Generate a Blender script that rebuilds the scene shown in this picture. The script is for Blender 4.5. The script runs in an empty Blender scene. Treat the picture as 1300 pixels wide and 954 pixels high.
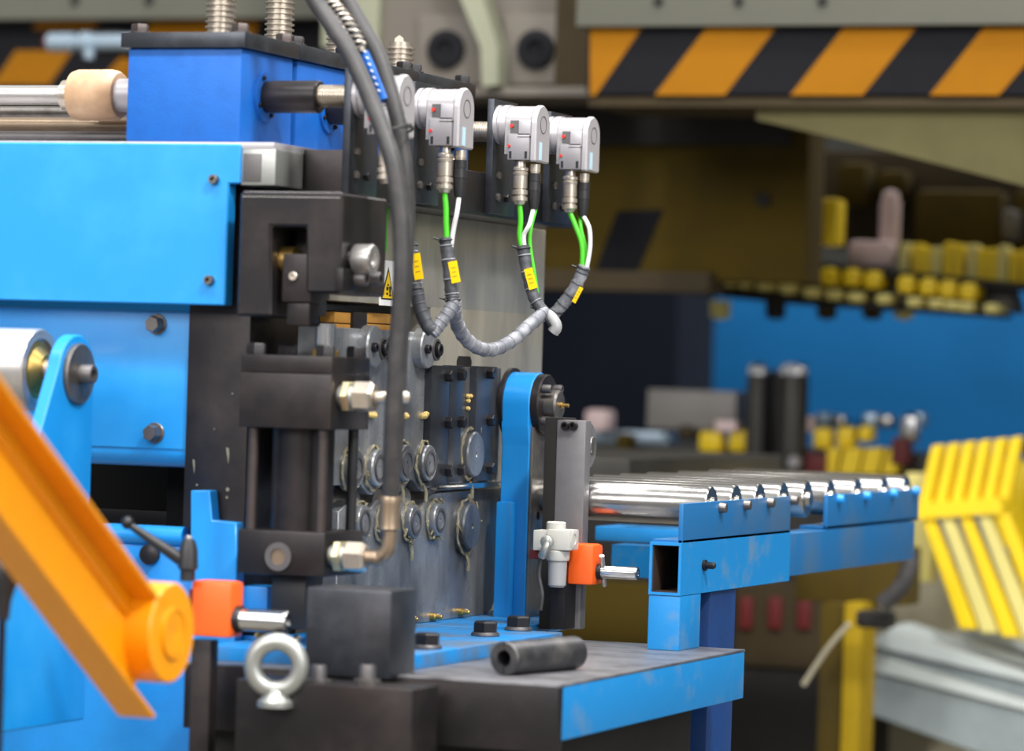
import bpy, bmesh, math, random
from mathutils import Vector, Matrix
random.seed(7)
R = math.radians
sc = bpy.context.scene
C = sc.collection

# ------------------------------------------------------------------ camera
F = 4700.0; TH = R(20.96); RO = .031
CAM = Vector((1.718, -3.946, 1.4))
FW = Vector((-math.sin(TH), math.cos(TH), 0)); RT = Vector((math.cos(TH), math.sin(TH), 0)); UP = Vector((0, 0, 1))
cd = bpy.data.cameras.new('camera'); cam = bpy.data.objects.new('camera', cd); C.objects.link(cam)
cd.sensor_width = 36; cd.lens = F / 1300 * 36; cd.clip_end = 200
cx = RT * math.cos(RO) + UP * math.sin(RO); cy = -RT * math.sin(RO) + UP * math.cos(RO); cz = -FW
m4 = Matrix((cx, cy, cz)).transposed().to_4x4(); m4.translation = CAM
cam.matrix_world = m4
cd.dof.use_dof = True; cd.dof.focus_distance = 4.74; cd.dof.aperture_fstop = 3.4
sc.camera = cam

# ------------------------------------------------------------------ light
w = bpy.data.worlds.new('hall_light'); sc.world = w; w.use_nodes = True
w.node_tree.nodes['Background'].inputs[0].default_value = (.95, .97, 1, 1)
w.node_tree.nodes['Background'].inputs[1].default_value = .27
def area(name, loc, target, sx, sy, power, col=(1, 1, 1)):
    l = bpy.data.lights.new(name, 'AREA'); l.shape = 'RECTANGLE'; l.size = sx; l.size_y = sy; l.energy = power; l.color = col
    o = bpy.data.objects.new(name, l); C.objects.link(o); o.location = loc
    o.rotation_euler = (Vector(target) - Vector(loc)).to_track_quat('-Z', 'Y').to_euler()
    return o
area('hall_window', (-1.5, -9, 5.2), (0, 0, 1.3), 7, 3.0, 430, (1, .98, .96))
area('hall_window_right', (8, -5.5, 4.2), (0, .5, 1.3), 6, 3.0, 240, (1, .98, .96))
area('high_bay_lamp', (3.0, -2.2, 5.2), (0, .4, 1.3), .55, .55, 170, (1, .98, .95))
area('ceiling_lamp_row', (.2, -2.0, 5.4), (.2, -.9, 0), 6, .35, 150, (1, .98, .95))
area('ceiling_lamp_row', (-.6, .4, 5.6), (-.6, .4, 0), .5, 6, 170, (1, .98, .95))
area('ceiling_lamp_row', (2.8, 1.0, 5.6), (2.6, 1.0, 0), .5, 6, 170, (1, .98, .95))
area('ceiling_lamp_row', (2.6, 7.5, 6.5), (1.6, 7.0, 0), .6, 5, 260, (1, .98, .95))
sc.view_settings.view_transform = 'Standard'; sc.view_settings.look = 'None'
sc.view_settings.exposure = 0.55; sc.view_settings.gamma = 1; sc.view_settings.use_curve_mapping = False

# ------------------------------------------------------------------ pixel -> place (on a plane of the place)
def W(u, v, X=None, Y=None, Z=None, D=None):
    du = u - 650; dv = v - 477
    x = du * math.cos(RO) + dv * math.sin(RO); y = -du * math.sin(RO) + dv * math.cos(RO)
    d = FW + RT * (x / F) - UP * (y / F)
    if X is not None: t = (X - CAM.x) / d.x
    elif Y is not None: t = (Y - CAM.y) / d.y
    elif Z is not None: t = (Z - CAM.z) / d.z
    else: t = D
    return CAM + d * t

# ------------------------------------------------------------------ materials
def lin(c):
    return tuple((x / 255 / 12.92) if x / 255 <= .04045 else ((x / 255 + .055) / 1.055) ** 2.4 for x in c) + (1,)
MATS = {}
def mat(name, col, rough=.5, metal=0, var=.15, scale=12, bump=0, col2=None, lo=.45, hi=.7, emit=None, stretch=None, coat=0, trans=0):
    m = bpy.data.materials.new(name); m.use_nodes = True; nt = m.node_tree; n = nt.nodes; l = nt.links
    b = n['Principled BSDF']; b.inputs['Specular IOR Level'].default_value = .5 if rough < .65 else .25; b.inputs['Roughness'].default_value = rough; b.inputs['Metallic'].default_value = metal
    b.inputs['Coat Weight'].default_value = coat; b.inputs['Coat Roughness'].default_value = .15
    b.inputs['Transmission Weight'].default_value = trans
    tc = n.new('ShaderNodeTexCoord'); mp = n.new('ShaderNodeMapping'); l.new(tc.outputs['Object'], mp.inputs[0])
    if stretch: mp.inputs['Scale'].default_value = stretch
    ns = n.new('ShaderNodeTexNoise'); ns.inputs['Scale'].default_value = scale; ns.inputs['Detail'].default_value = 6; ns.inputs['Roughness'].default_value = .62
    l.new(mp.outputs[0], ns.inputs['Vector'])
    rp = n.new('ShaderNodeValToRGB'); c = lin(col)
    rp.color_ramp.elements[0].position = lo; rp.color_ramp.elements[1].position = hi
    rp.color_ramp.elements[0].color = c
    rp.color_ramp.elements[1].color = lin(col2) if col2 else tuple(x * (1 - var) for x in c[:3]) + (1,)
    l.new(ns.outputs[0], rp.inputs[0]); l.new(rp.outputs[0], b.inputs['Base Color'])
    mr = n.new('ShaderNodeMapRange'); mr.inputs['To Min'].default_value = max(.03, rough - .08); mr.inputs['To Max'].default_value = min(1, rough + .12)
    l.new(ns.outputs[0], mr.inputs['Value']); l.new(mr.outputs[0], b.inputs['Roughness'])
    if bump:
        n2 = n.new('ShaderNodeTexNoise'); n2.inputs['Scale'].default_value = scale * 14; n2.inputs['Detail'].default_value = 3
        l.new(mp.outputs[0], n2.inputs['Vector'])
        bp = n.new('ShaderNodeBump'); bp.inputs['Strength'].default_value = bump; bp.inputs['Distance'].default_value = .001
        l.new(n2.outputs[0], bp.inputs['Height']); l.new(bp.outputs[0], b.inputs['Normal'])
    if emit:
        b.inputs['Emission Color'].default_value = lin(emit[0]); b.inputs['Emission Strength'].default_value = emit[1]
    MATS[name] = m
    return m
mat('sky_blue', (18, 136, 212), .42, 0, .10, 5, .05, col2=(46, 152, 222), coat=.15)
mat('mid_blue', (4, 130, 210), .42, 0, .2, 9, .05, coat=.15)
mat('deep_blue', (0, 92, 180), .55, 0, .12, 40, .3)
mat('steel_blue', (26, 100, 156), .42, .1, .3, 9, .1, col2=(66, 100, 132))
mat('table_blue', (12, 122, 188), .45, 0, .3, 18, .15, col2=(96, 124, 148), lo=.52, hi=.78)
mat('blue_far', (0, 98, 158), .7, 0, .3, 1.2)
mat('lit_underside_olive', (82, 77, 48), .8, 0, .3, 3)
mat('arm_grey', (128, 126, 128), .4, .5, .25, 12, .1)
mat('bore_black', (16, 17, 22), .8, 0, .2, 10)
mat('profile_dark', (138, 148, 150), .5, .1, .3, 4)
mat('base_blue', (16, 122, 190), .42, 0, .3, 14, .2, col2=(84, 96, 108), lo=.45, hi=.68)
mat('tie_rod_steel', (74, 66, 64), .4, .6, .3, 14, .1)
mat('rust', (62, 46, 38), .8, 0, .4, 30)
mat('zinc', (196, 186, 150), .3, .8, .25, 40)
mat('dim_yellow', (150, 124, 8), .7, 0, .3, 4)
mat('shaded_leg_blue', (6, 52, 108), .5, 0, .3, 10)  # darker blue that paints in the shading of the rear leg
mat('roller_steel', (160, 158, 155), .2, .95, .2, 30)
mat('housing_shade_blue', (0, 9, 26), .8, 0, .2, 2)  # housing blue with the shade under the press put into the colour
mat('black_steel', (38, 35, 37), .36, .5, .3, 10, .1, col2=(58, 51, 50))
mat('blue_black_steel', (52, 55, 61), .32, .55, .3, 8, .06, col2=(80, 84, 92))
mat('oily_steel', (158, 160, 163), .26, .5, .3, 7, .15, col2=(70, 72, 76), lo=.36, hi=.66, stretch=(1, 1, .5))
mat('post_steel', (196, 190, 176), .34, .6, .3, 6, .05, col2=(140, 138, 132), stretch=(1, 1, .25))
mat('chrome', (205, 205, 205), .16, 1, .12, 30, 0)
mat('bright_steel', (196, 193, 190), .3, .8, .25, 20, .05)
mat('worn_steel', (132, 128, 124), .36, .85, .35, 16, .1, col2=(80, 76, 74))
mat('dull_steel', (104, 101, 102), .45, .7, .3, 10, .1)
mat('dark_bolt', (44, 42, 44), .36, .6, .3, 40, .1)
mat('bolt_steel', (126, 120, 116), .34, .85, .3, 40)
mat('thread_steel', (184, 174, 160), .32, .85, .3, 60)
mat('brass', (196, 160, 90), .3, .9, .25, 40)
mat('nickel', (206, 196, 182), .28, .8, .15, 50)
mat('pipe_bronze', (150, 132, 112), .34, .75, .2, 20)
mat('black_rubber', (46, 45, 46), .5, 0, .25, 30, .2, col2=(64, 62, 62))
mat('black_plastic', (34, 34, 37), .4, 0, .2, 40)
mat('dark_void', (12, 12, 13), .8, 0, .1, 10)
mat('encoder_grey', (150, 147, 150), .36, .35, .08, 25, .05)
mat('encoder_light', (168, 165, 169), .32, .25, .06, 25)
mat('sticker_white', (240, 240, 240), .4)
mat('sticker_blue', (175, 205, 220), .4)
mat('red_paint', (205, 45, 30), .4)
mat('cable_green', (76, 190, 40), .4, 0, .1, 40)
mat('cable_white', (206, 206, 208), .4, 0, .1, 40)
mat('sleeve_grey', (112, 114, 122), .4, .1, .35, 60, .5, col2=(165, 166, 172))
mat('sleeve_dark', (58, 60, 66), .45, 0, .3, 60, .4, col2=(84, 86, 92))
mat('tag_yellow', (248, 206, 12), .4, 0, .06, 20)
mat('nylon_beige', (196, 164, 132), .45, 0, .3, 14, .1, col2=(162, 128, 96))
mat('yellow_paint', (226, 146, 0), .38, 0, .1, 7, .05, coat=.2)
mat('orange_paint', (240, 96, 28), .4, 0, .1, 14, .05)
mat('valve_white', (186, 184, 176), .4, 0, .08, 20)
mat('valve_clear', (150, 151, 152), .2, 0, .1, 20)
mat('grease', (226, 216, 186), .07, 0, .2, 120, .9, col2=(196, 180, 130), trans=.75)
mat('grease_yellow', (205, 176, 105), .2, 0, .3, 60, .6)
mat('wood_shim', (176, 126, 52), .6, 0, .3, 30)
mat('galvanised', (168, 170, 166), .36, .75, .2, 18, .1)
mat('table_steel', (128, 128, 132), .36, .6, .35, 16, .2, col2=(72, 70, 72))
mat('pin_steel', (76, 76, 80), .38, .8, .35, 28, .3, col2=(112, 110, 108))
mat('hazard_yellow', (134, 86, 0), .9, 0, .2, 3)
mat('hazard_black', (13, 14, 19), .9, 0, .2, 4)
mat('press_grey', (84, 84, 74), .6, 0, .2, 1.5)
mat('press_taupe', (98, 92, 84), .6, 0, .2, 2)
mat('press_pale', (128, 130, 110), .6, 0, .2, 2)
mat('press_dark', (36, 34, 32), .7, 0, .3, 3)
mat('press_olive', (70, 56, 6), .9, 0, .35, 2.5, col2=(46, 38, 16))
mat('press_brown', (60, 50, 32), .7, 0, .3, 3)
mat('die_yellow', (236, 202, 8), .5, 0, .1, 4)
mat('die_pale', (214, 202, 120), .5, 0, .1, 4)
mat('die_red', (96, 20, 20), .6, 0, .2, 4)
mat('die_pink', (222, 196, 194), .5, 0, .2, 4)
mat('die_steel', (150, 146, 142), .32, .85, .3, 6)
mat('die_dark', (50, 48, 44), .45, .4, .3, 5)
mat('die_grey', (128, 124, 120), .5, .2, .2, 8)
mat('floor_concrete', (122, 118, 110), .7, 0, .2, 1.5, .1)
mat('wall_paint', (70, 70, 66), .8, 0, .2, .6)
mat('silver_blue', (150, 168, 182), .35, .5, .2, 6)
mat('sack_grey', (158, 152, 130), .7, 0, .2, 3)
mat('profile_grey', (196, 204, 202), .5, .1, .2, 4)

# ------------------------------------------------------------------ mesh builder
def V(*a): return Vector(a)
AX = {'x': Vector((1, 0, 0)), 'y': Vector((0, 1, 0)), 'z': Vector((0, 0, 1)), '-x': Vector((-1, 0, 0)), '-y': Vector((0, -1, 0)), '-z': Vector((0, 0, -1))}
def axis(a): return AX[a] if isinstance(a, str) else Vector(a).normalized()
def frame(a):
    a = axis(a); h = Vector((0, 0, 1)) if abs(a.z) < .9 else Vector((0, 1, 0))
    e = a.cross(h).normalized(); return a, e, e.cross(a).normalized()
def smoothpath(pts, k=6):
    P = [Vector(p) for p in pts]; P = [P[0] * 2 - P[1]] + P + [P[-1] * 2 - P[-2]]; out = []
    for i in range(1, len(P) - 2):
        for j in range(k):
            t = j / k; a, b, c, d = P[i - 1], P[i], P[i + 1], P[i + 2]
            out.append(.5 * ((2 * b) + (c - a) * t + (2 * a - 5 * b + 4 * c - d) * t * t + (3 * b - a - 3 * c + d) * t ** 3))
    out.append(P[-2]); return out
class MB:
    def __init__(s): s.b = bmesh.new()
    def _add(s, vs, fs):
        v = [s.b.verts.new(p) for p in vs]
        for f in fs:
            try: s.b.faces.new([v[i] for i in f])
            except ValueError: pass
        return s
    def box(s, x0, x1, y0, y1, z0, z1, bev=0):
        x0, x1 = sorted((x0, x1)); y0, y1 = sorted((y0, y1)); z0, z1 = sorted((z0, z1))
        t = bmesh.new()
        v = [t.verts.new(p) for p in ((x0,y0,z0),(x1,y0,z0),(x1,y1,z0),(x0,y1,z0),(x0,y0,z1),(x1,y0,z1),(x1,y1,z1),(x0,y1,z1))]
        for f in ((0,3,2,1),(4,5,6,7),(0,1,5,4),(1,2,6,5),(2,3,7,6),(3,0,4,7)): t.faces.new([v[i] for i in f])
        if bev: bmesh.ops.bevel(t, geom=t.edges[:], offset=min(bev, .45 * min(x1-x0, y1-y0, z1-z0)), segments=2, affect='EDGES', profile=.6)
        return s.merge(t)
    def merge(s, t):
        t.verts.index_update(); t.verts.ensure_lookup_table()
        s._add([v.co.copy() for v in t.verts], [[v.index for v in f.verts] for f in t.faces]); t.free(); return s
    def fb(s, u0, v0, u1, v1, Y, dy, bev=.0015):           # box whose front face is at Y
        a = W(u0, v0, Y=Y); b = W(u1, v1, Y=Y)
        return s.box(a.x, b.x, Y, Y + dy, b.z, a.z, bev)
    def sb(s, u0, v0, u1, v1, X, dx, bev=.0015):           # box whose right side face is at X
        a = W(u0, v0, X=X); b = W(u1, v1, X=X)
        return s.box(X - dx, X, a.y, b.y, b.z, a.z, bev)
    def lathe(s, c, a, prof, n=24, ph=0, squash=None):
        a, e, g = frame(a); c = Vector(c); vs = []; fs = []
        for t, r in prof:
            for k in range(n):
                q = 2 * math.pi * k / n + ph
                vs.append(c + a * t + (e * math.cos(q) + g * math.sin(q)) * r)
        for i in range(len(prof) - 1):
            for k in range(n):
                fs.append((i*n+k, i*n+(k+1) % n, (i+1)*n+(k+1) % n, (i+1)*n+k))
        if prof[0][1] > 1e-6: fs.append(tuple(range(n-1, -1, -1)))
        if prof[-1][1] > 1e-6: fs.append(tuple((len(prof)-1)*n+k for k in range(n)))
        return s._add(vs, fs)
    def cyl(s, c, a, r, L, n=24, bev=0, ph=0):
        if bev: return s.lathe(c, a, [(0, r - bev), (bev, r), (L - bev, r), (L, r - bev)], n, ph)
        return s.lathe(c, a, [(0, r), (L, r)], n, ph)
    def ring(s, c, a, r0, r1, L, n=32):                    # hollow tube section
        a, e, g = frame(a); c = Vector(c); vs = []; fs = []
        for t, r in ((0, r0), (0, r1), (L, r1), (L, r0)):
            for k in range(n):
                q = 2 * math.pi * k / n; vs.append(c + a * t + (e * math.cos(q) + g * math.sin(q)) * r)
        for i in range(4):
            for k in range(n): fs.append((i*n+k, i*n+(k+1) % n, ((i+1) % 4)*n+(k+1) % n, ((i+1) % 4)*n+k))
        return s._add(vs, fs)
    def tube(s, pts, r, n=12, sm=6, rf=None):
        P = smoothpath(pts, sm) if sm else [Vector(p) for p in pts]
        vs = []; fs = []; up = None
        for i, p in enumerate(P):
            d = (P[min(i+1, len(P)-1)] - P[max(i-1, 0)]).normalized()
            if up is None: up = frame(d)[1]
            e = (up - d * up.dot(d)).normalized(); g = d.cross(e); up = e
            rr = rf(i / (len(P)-1)) * r if rf else r
            for k in range(n):
                q = 2 * math.pi * k / n; vs.append(p + (e * math.cos(q) + g * math.sin(q)) * rr)
        for i in range(len(P) - 1):
            for k in range(n): fs.append((i*n+k, i*n+(k+1) % n, (i+1)*n+(k+1) % n, (i+1)*n+k))
        fs.append(tuple(range(n-1, -1, -1))); fs.append(tuple((len(P)-1)*n+k for k in range(n)))
        return s._add(vs, fs)
    def torus(s, c, a, R_, r, n=28, m=10, q0=0, q1=2*math.pi):
        a, e, g = frame(a); c = Vector(c); full = abs(q1 - q0 - 2*math.pi) < 1e-4
        if full:
            vs = []; fs = []
            for i in range(n):
                q = 2*math.pi*i/n; d = e*math.cos(q)+g*math.sin(q)
                for k in range(m):
                    p = 2*math.pi*k/m; vs.append(c + d*(R_ + r*math.cos(p)) + a*(r*math.sin(p)))
            for i in range(n):
                for k in range(m): fs.append((i*m+k, ((i+1) % n)*m+k, ((i+1) % n)*m+(k+1) % m, i*m+(k+1) % m))
            return s._add(vs, fs)
        return s.tube([c + (e*math.cos(q0+(q1-q0)*i/n)+g*math.sin(q0+(q1-q0)*i/n))*R_ for i in range(n+1)], r, m, 0)
    def prism(s, pts, vec, bev=0):
        t = bmesh.new(); vec = Vector(vec); n = len(pts)
        a = [t.verts.new(Vector(p)) for p in pts]; b = [t.verts.new(Vector(p) + vec) for p in pts]
        t.faces.new(a[::-1]); t.faces.new(b)
        for i in range(n): t.faces.new((a[i], a[(i+1) % n], b[(i+1) % n], b[i]))
        bmesh.ops.recalc_face_normals(t, faces=t.faces[:])
        if bev: bmesh.ops.bevel(t, geom=t.edges[:], offset=bev, segments=1, affect='EDGES')
        return s.merge(t)
    def thread(s, c, a, r, L, pitch, depth, n=28):         # ridged spindle
        prof = [(0, r - depth)]; t = 0
        while t + pitch <= L:
            prof += [(t + pitch*.28, r - depth), (t + pitch*.42, r), (t + pitch*.72, r), (t + pitch*.86, r - depth)]; t += pitch
        prof.append((L, r - depth)); return s.lathe(c, a, prof, n)
    def hexhead(s, c, a, r, h, washer=0):
        a_ = axis(a); c = Vector(c)
        if washer: s.cyl(c, a, washer, h*.18, 24, h*.04); c = c + a_*h*.18
        s.lathe(c, a, [(0, r), (h*.8, r), (h, r*.86)], 6, .3); return s
    def socket(s, c, a, r, h):
        return s.lathe(c, a, [(0, r), (h*.85, r), (h, r*.88), (h, r*.5), (h*.4, r*.48), (h*.4, .0)], 20)
    def build(s, name, m, parent=None, smooth=35, kind=None, label=None):
        off = parent.location.copy() if parent is not None and parent.type == 'EMPTY' else (Vector(parent['_o']) if parent is not None and '_o' in parent else Vector((0, 0, 0)))
        bmesh.ops.recalc_face_normals(s.b, faces=s.b.faces[:])
        if parent is None:
            lo = Vector([min(v.co[i] for v in s.b.verts) for i in range(3)]); hi = Vector([max(v.co[i] for v in s.b.verts) for i in range(3)])
            off = Vector(((lo.x+hi.x)/2, (lo.y+hi.y)/2, lo.z))
        for v in s.b.verts: v.co -= off
        me = bpy.data.meshes.new(name); s.b.to_mesh(me); s.b.free()
        if smooth:
            for p in me.polygons: p.use_smooth = True
            me.set_sharp_from_angle(angle=R(smooth))
        me.materials.append(MATS[m])
        o = bpy.data.objects.new(name, me); C.objects.link(o)
        if parent is None: o.location = off
        else: o.parent = parent
        o['_o'] = tuple(off)
        if kind: o['kind'] = kind
        if label: o['label'] = label
        return o
def thing(name, label, cat, loc, group=None):
    o = bpy.data.objects.new(name, None); C.objects.link(o); o.location = loc; o.empty_display_size = .05
    o['label'] = label; o['category'] = cat
    if group: o['group'] = group
    return o
def tag(o, label, cat, group=None):
    o['label'] = label; o['category'] = cat
    if group: o['group'] = group
    return o
def struct(o): o['kind'] = 'structure'; return o

# ================================================================== setting
struct(MB().box(-14, 14, -9, 16, -.1, 0).build('floor', 'floor_concrete', smooth=0))
struct(MB().box(-14, 14, 14, 14.2, 0, 8).build('wall_back', 'wall_paint', smooth=0))

# ================================================================== straightening machine: housing at the left
def hexbolt(parent, c, a, r, h, m='bolt_steel', washer=0, name='bolt'):
    return MB().hexhead(c, a, r, h, washer).build(name, m, parent)
def sockbolt(parent, c, a, r, h, m='dark_bolt', name='screw'):
    return MB().socket(c, a, r, h).build(name, m, parent)

YP = -.005                                                   # front of the upper guard
t = thing('guard_panel', 'large sky-blue upper guard sheet with two small socket screws', 'panel', W(150, 388, Y=YP))
a = W(-140, 181, Y=YP); b = W(305, 183, Y=YP); c = W(290, 233, Y=YP); d = W(285, 388, Y=YP)
g = MB().prism([(a.x, YP, b.z), (b.x, YP, b.z), (b.x, YP, c.z), (c.x, YP, c.z), (c.x, YP, d.z), (a.x, YP, d.z)], (0, .022, 0), .0016)
g.build('sheet', 'sky_blue', t)
for u, v in ((273, 228), (267, 356)):
    p = W(u, v, Y=YP); sockbolt(t, p, '-y', .0058, .008, 'bolt_steel')
a = W(-140, 180, Y=.0); b = W(348, 186, Y=.0)
MB().box(a.x, b.x, .0, .30, W(150, 187, Y=0).z - .001, W(150, 180.5, Y=0).z + .001, .001).build('top_highlight', 'encoder_light', t, label='pale strip painting in the top edge highlight')  # pale box laid in as the bevel highlight along the top edge

YL = .035
t = thing('side_panel', 'sky-blue lower side plate with two hexagon bolts', 'panel', W(150, 580, Y=YL))
MB().fb(-140, 386, 249, 572, YL, .02, .002).build('sheet', 'sky_blue', t)
a = W(105, 566, Y=YL); b = W(248, 580, Y=YL)
MB().lathe((a.x - .3, YL + .022, a.z - .002), 'x', [(0, .02), (b.x - a.x + .3, .02)], 24).build('rolled_edge', 'sky_blue', t)
for u, v in ((200, 412), (197, 550)):
    p = W(u, v, Y=YL); hexbolt(t, p, '-y', .0105, .014, 'bolt_steel', .0125)

t = thing('machine_column', 'dark scuffed steel column between blue panels and hydraulic cylinder', 'column', W(272, 900, Y=.03))
MB().fb(245, 225, 301, 960, .03, .16, .003).build('plate', 'black_steel', t)
for (u, v, w_, h_) in ((289, 578, 2.2, 9), (289, 622, 3, 3), (288, 632, 2, 2), (246, 592, 1.5, 8), (272, 545, 1, 4), (295, 500, 1.2, 2), (250, 616, 5, 1.5)):
    p = W(u, v, Y=.03)
    MB().lathe(p + V(0, .0004, 0), '-y', [(0, .001 * min(w_, h_)), (.0009, .0007 * min(w_, h_))], 7).build('paint_chip', 'press_pale', t) if h_ < 5 else \
        MB().prism([p + V(x * w_ * .001, .0003, z * h_ * .001) for x, z in ((-1, 1), (.6, .9), (1, 0), (.5, -1.2), (0, -.3), (-.6, .2))], (0, -.0006, 0)).build('paint_chip', 'press_pale', t)

# blue stepped foot bracket left of the cylinder
t = thing('foot_bracket', 'bright blue stepped bracket plate in front of the dark column', 'bracket', W(270, 954, Y=.005))
pts = [(242, 623), (266, 623), (269, 661), (300, 664), (300, 735), (297, 845), (312, 875), (312, 1020), (240, 1020)]
MB().prism([W(u, v, Y=.005) for u, v in pts], (0, .022, 0), .0012).build('plate', 'sky_blue', t)
MB().fb(300, 744, 338, 804, .02, .05).build('spacer', 'mid_blue', t)
MB().fb(295, 806, 392, 900, .03, .06).build('rib', 'mid_blue', t)
p = W(333, 806, Y=.03); MB().lathe(p, '-y', [(0, .006), (.004, .006), (.006, .003), (.016, .0032), (.018, .0022)], 14).build('grease_nipple', 'brass', t)
p = W(378, 812, Y=.03); MB().lathe(p, '-y', [(0, .005), (.008, .005), (.012, .002)], 14).build('grease_nipple', 'nickel', t)

# dark entry opening with lower blue lip and roll
t = thing('entry_frame', 'dark entry opening of the machine under the blue plate', 'frame', W(170, 954, Y=.10))
MB().fb(60, 560, 246, 700, .30, .02).build('back_plate', 'press_dark', t)
MB().cyl(W(-140, 668, Y=.2), 'x', .035, .42, 32).build('entry_roll', 'hazard_black', t)
a = W(60, 668, Y=.02)
o = MB(); o.fb(-140, 675, 246, 1040, .015, .03, .006); o.build('lower_plate', 'mid_blue', t)
MB().lathe((W(-140, 680, Y=.02).x, .022, W(170, 679, Y=.02).z), 'x', [(0, .012), (.40, .012)], 20).build('lip', 'sky_blue', t)
p = W(192, 704, Y=.015); MB().lathe(p, '-y', [(0, .012), (.008, .012), (.010, .009)], 20).build('plug', 'black_steel', t)

# upper-left drive shafts
t = thing('drive_shaft', 'bright steel drive shaft with a beige nylon coupling', 'shaft', W(60, 135, Y=.10))
p = W(-140, 122, Y=.10); q = W(88, 122.5, Y=.10); ax = V(1, 0, 0); z = W(110, 121, Y=.10).z
MB().cyl((p.x, .10, z), 'x', .0122, q.x - p.x, 28).build('shaft', 'bright_steel', t)
def xat(u, v, Y): return W(u, v, Y=Y).x
x0 = xat(81, 121, .1)
MB().lathe((x0, .10, z), 'x', [(0, .017), (.001, .0185), (.015, .0185)], 28).build('collar', 'nickel', t)
x1 = xat(93, 121, .1); x2 = xat(153, 121, .1)
L = x2 - x1
MB().lathe((x1, .10, z), 'x', [(0, .024), (.003, .0295), (.010, .0315), (L - .012, .0315), (L - .004, .030), (L, .0275), (L, .02), (L - .012, .0195), (L - .02, .0)], 36).build('coupling_sleeve', 'nylon_beige', t)
MB().lathe((x1 + .03, .10, z), 'x', [(0, .0205), (-.301 - x1 - .03, .0205)], 28).build('hub', 'encoder_light', t)
MB().cyl(V(x1 + .052, .10 - .0165, z - .012), (0, -1, -.6), .0032, .003, 12).build('set_screw', 'dark_void', t)
for nm, v0, v1, m_, lb, Y_ in (('guide_bar', 135, 149, 'worn_steel', 'brown-grey round bar directly below the drive shaft', .19), ('guide_bar', 149, 169, 'pipe_bronze', 'thicker bronze-toned round bar above the blue guard sheet', .15), ('guide_bar', 167, 181, 'dull_steel', 'lowest dark round bar resting along the blue guard edge', .12)):
    p = W(-140, (v0+v1)/2, Y=Y_); z = W(80, (v0+v1)/2, Y=Y_).z; r = (v1-v0)/2 * 4.55/F
    tag(MB().cyl((p.x, Y_, z), 'x', r, .36, 24).build(nm, m_), lb, 'bar')

# ================================================================== screw jacks
XJ = -.143
jy = [0.0, .159, .338, .537, .742]
z_pt = W(311, 40, Y=0).z; z_pb = W(311, 60, Y=0).z; z_bt = W(230, 182, Y=0).z
jl = ['frontmost deep-blue screw jack beside the beige coupling', 'second deep-blue screw jack from the front, behind the first', 'third deep-blue screw jack from the front, behind the hoses', 'rearmost deep-blue screw jack behind the encoders']
for j in range(4):
    y0, y1 = jy[j] + .001, jy[j+1] - .001
    t = thing('screw_jack', jl[j], 'screw jack', V(XJ - .08, (y0+y1)/2, z_bt), 'screw jacks on the beam')
    MB().box(XJ - .156, XJ - .006, y0 + .006, y1 - .004, z_bt + .002, z_pb, .004).build('housing', 'deep_blue', t)
    MB().box(XJ - .163, XJ, y0, y1, z_pb, z_pt, .0012).build('top_plate', 'blue_black_steel', t)
    MB().box(XJ - .12, XJ - .05, y0 + .008, y1 - .01, z_pb - .0022, z_pb + .001).build('gasket', 'black_plastic', t)
    for dx in (-.146, -.014):
        for yy in (y0 + .016, y1 - .016):
            hexbolt(t, (XJ + dx, yy, z_pt), 'z', .0108, .0095, 'tie_rod_steel' if j == 0 else 'dark_bolt', .0128)
    cxs = XJ - .070
    ym = (y0 + y1) / 2
    s = MB().cyl((cxs, ym, z_pt), 'z', .024, .003, 28, .001).build('collar', 'deep_blue', t)
    top = {0: .075, 1: .075, 2: .070, 3: .046}[j]
    MB().thread((cxs, ym, z_pt + .002), 'z', .0185, top, .0068, .0030).build('spindle', 'thread_steel', t)
    if j == 3:
        MB().prism([V(cxs - .003, ym, z_pt + .046) + V(dx, 0, dz) for dx, dz in ((-.007, 0), (.007, 0), (.006, .008), (0, .012), (-.006, .008))], (0, .002, 0)).build('spindle_tab', 'nickel', t)
    # drive output on the right side
    zs = W(330, 122, X=XJ - .006).z; ys = [.072, .262, .46, .655][j]
    MB().ring((XJ - .006, ys, zs), 'x', .019, .030, .004, 36).build('flange_ring', 'deep_blue', t)
    for k in range(4):
        q = k * math.pi / 2 + .5
        MB().socket((XJ - .002, ys + .0245 * math.cos(q), zs + .0245 * math.sin(q)), 'x', .0028, .003).build('screw', 'dark_bolt', t)
    xe = {0: .074, 1: .07, 2: .034, 3: .034}[j]
    if j == 2: MB().lathe((XJ - .006, ys + .02, zs - .052), 'x', [(0, .0085), (.096, .0085), (.098, .007)], 20).build('guide_rod', 'nickel', t); MB().lathe((XJ - .006, ys + .02, zs - .020), 'x', [(0, .010), (.098, .010)], 20).build('dark_rod', 'dark_bolt', t)
    MB().lathe((XJ - .006, ys, zs), 'x', [(0, .0175), (.012, .0195), (xe - .002, .0195), (xe, .018)], 32).build('shaft_sleeve', 'black_steel', t)
    MB().thread((XJ + xe - .008, ys, zs + .001), 'x', .0135, (-.04) - (XJ + xe - .008), .0034, .0012, 28).build('threaded_shaft', 'thread_steel', t)

# ================================================================== top beam and frame
XB = -.04; YB = .086
zt = W(444, 190, X=XB).z; zb = W(623, 276, X=XB).z
tag(MB().box(-.155, XB, YB, .86, zb, zt, .002).build('top_beam', 'black_steel'), 'dark steel cross beam under the screw jacks carrying the encoders', 'beam')
t = thing('end_block', 'small machined steel block at the right end of the blue guard', 'block', W(327, 236, Y=.0))
MB().fb(306, 188, 349, 236, .0, .08, .003).build('block', 'galvanised', t)
MB().fb(309, 195, 331, 231, -.001, .01, .001).build('dark_face', 'dull_steel', t)

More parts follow.
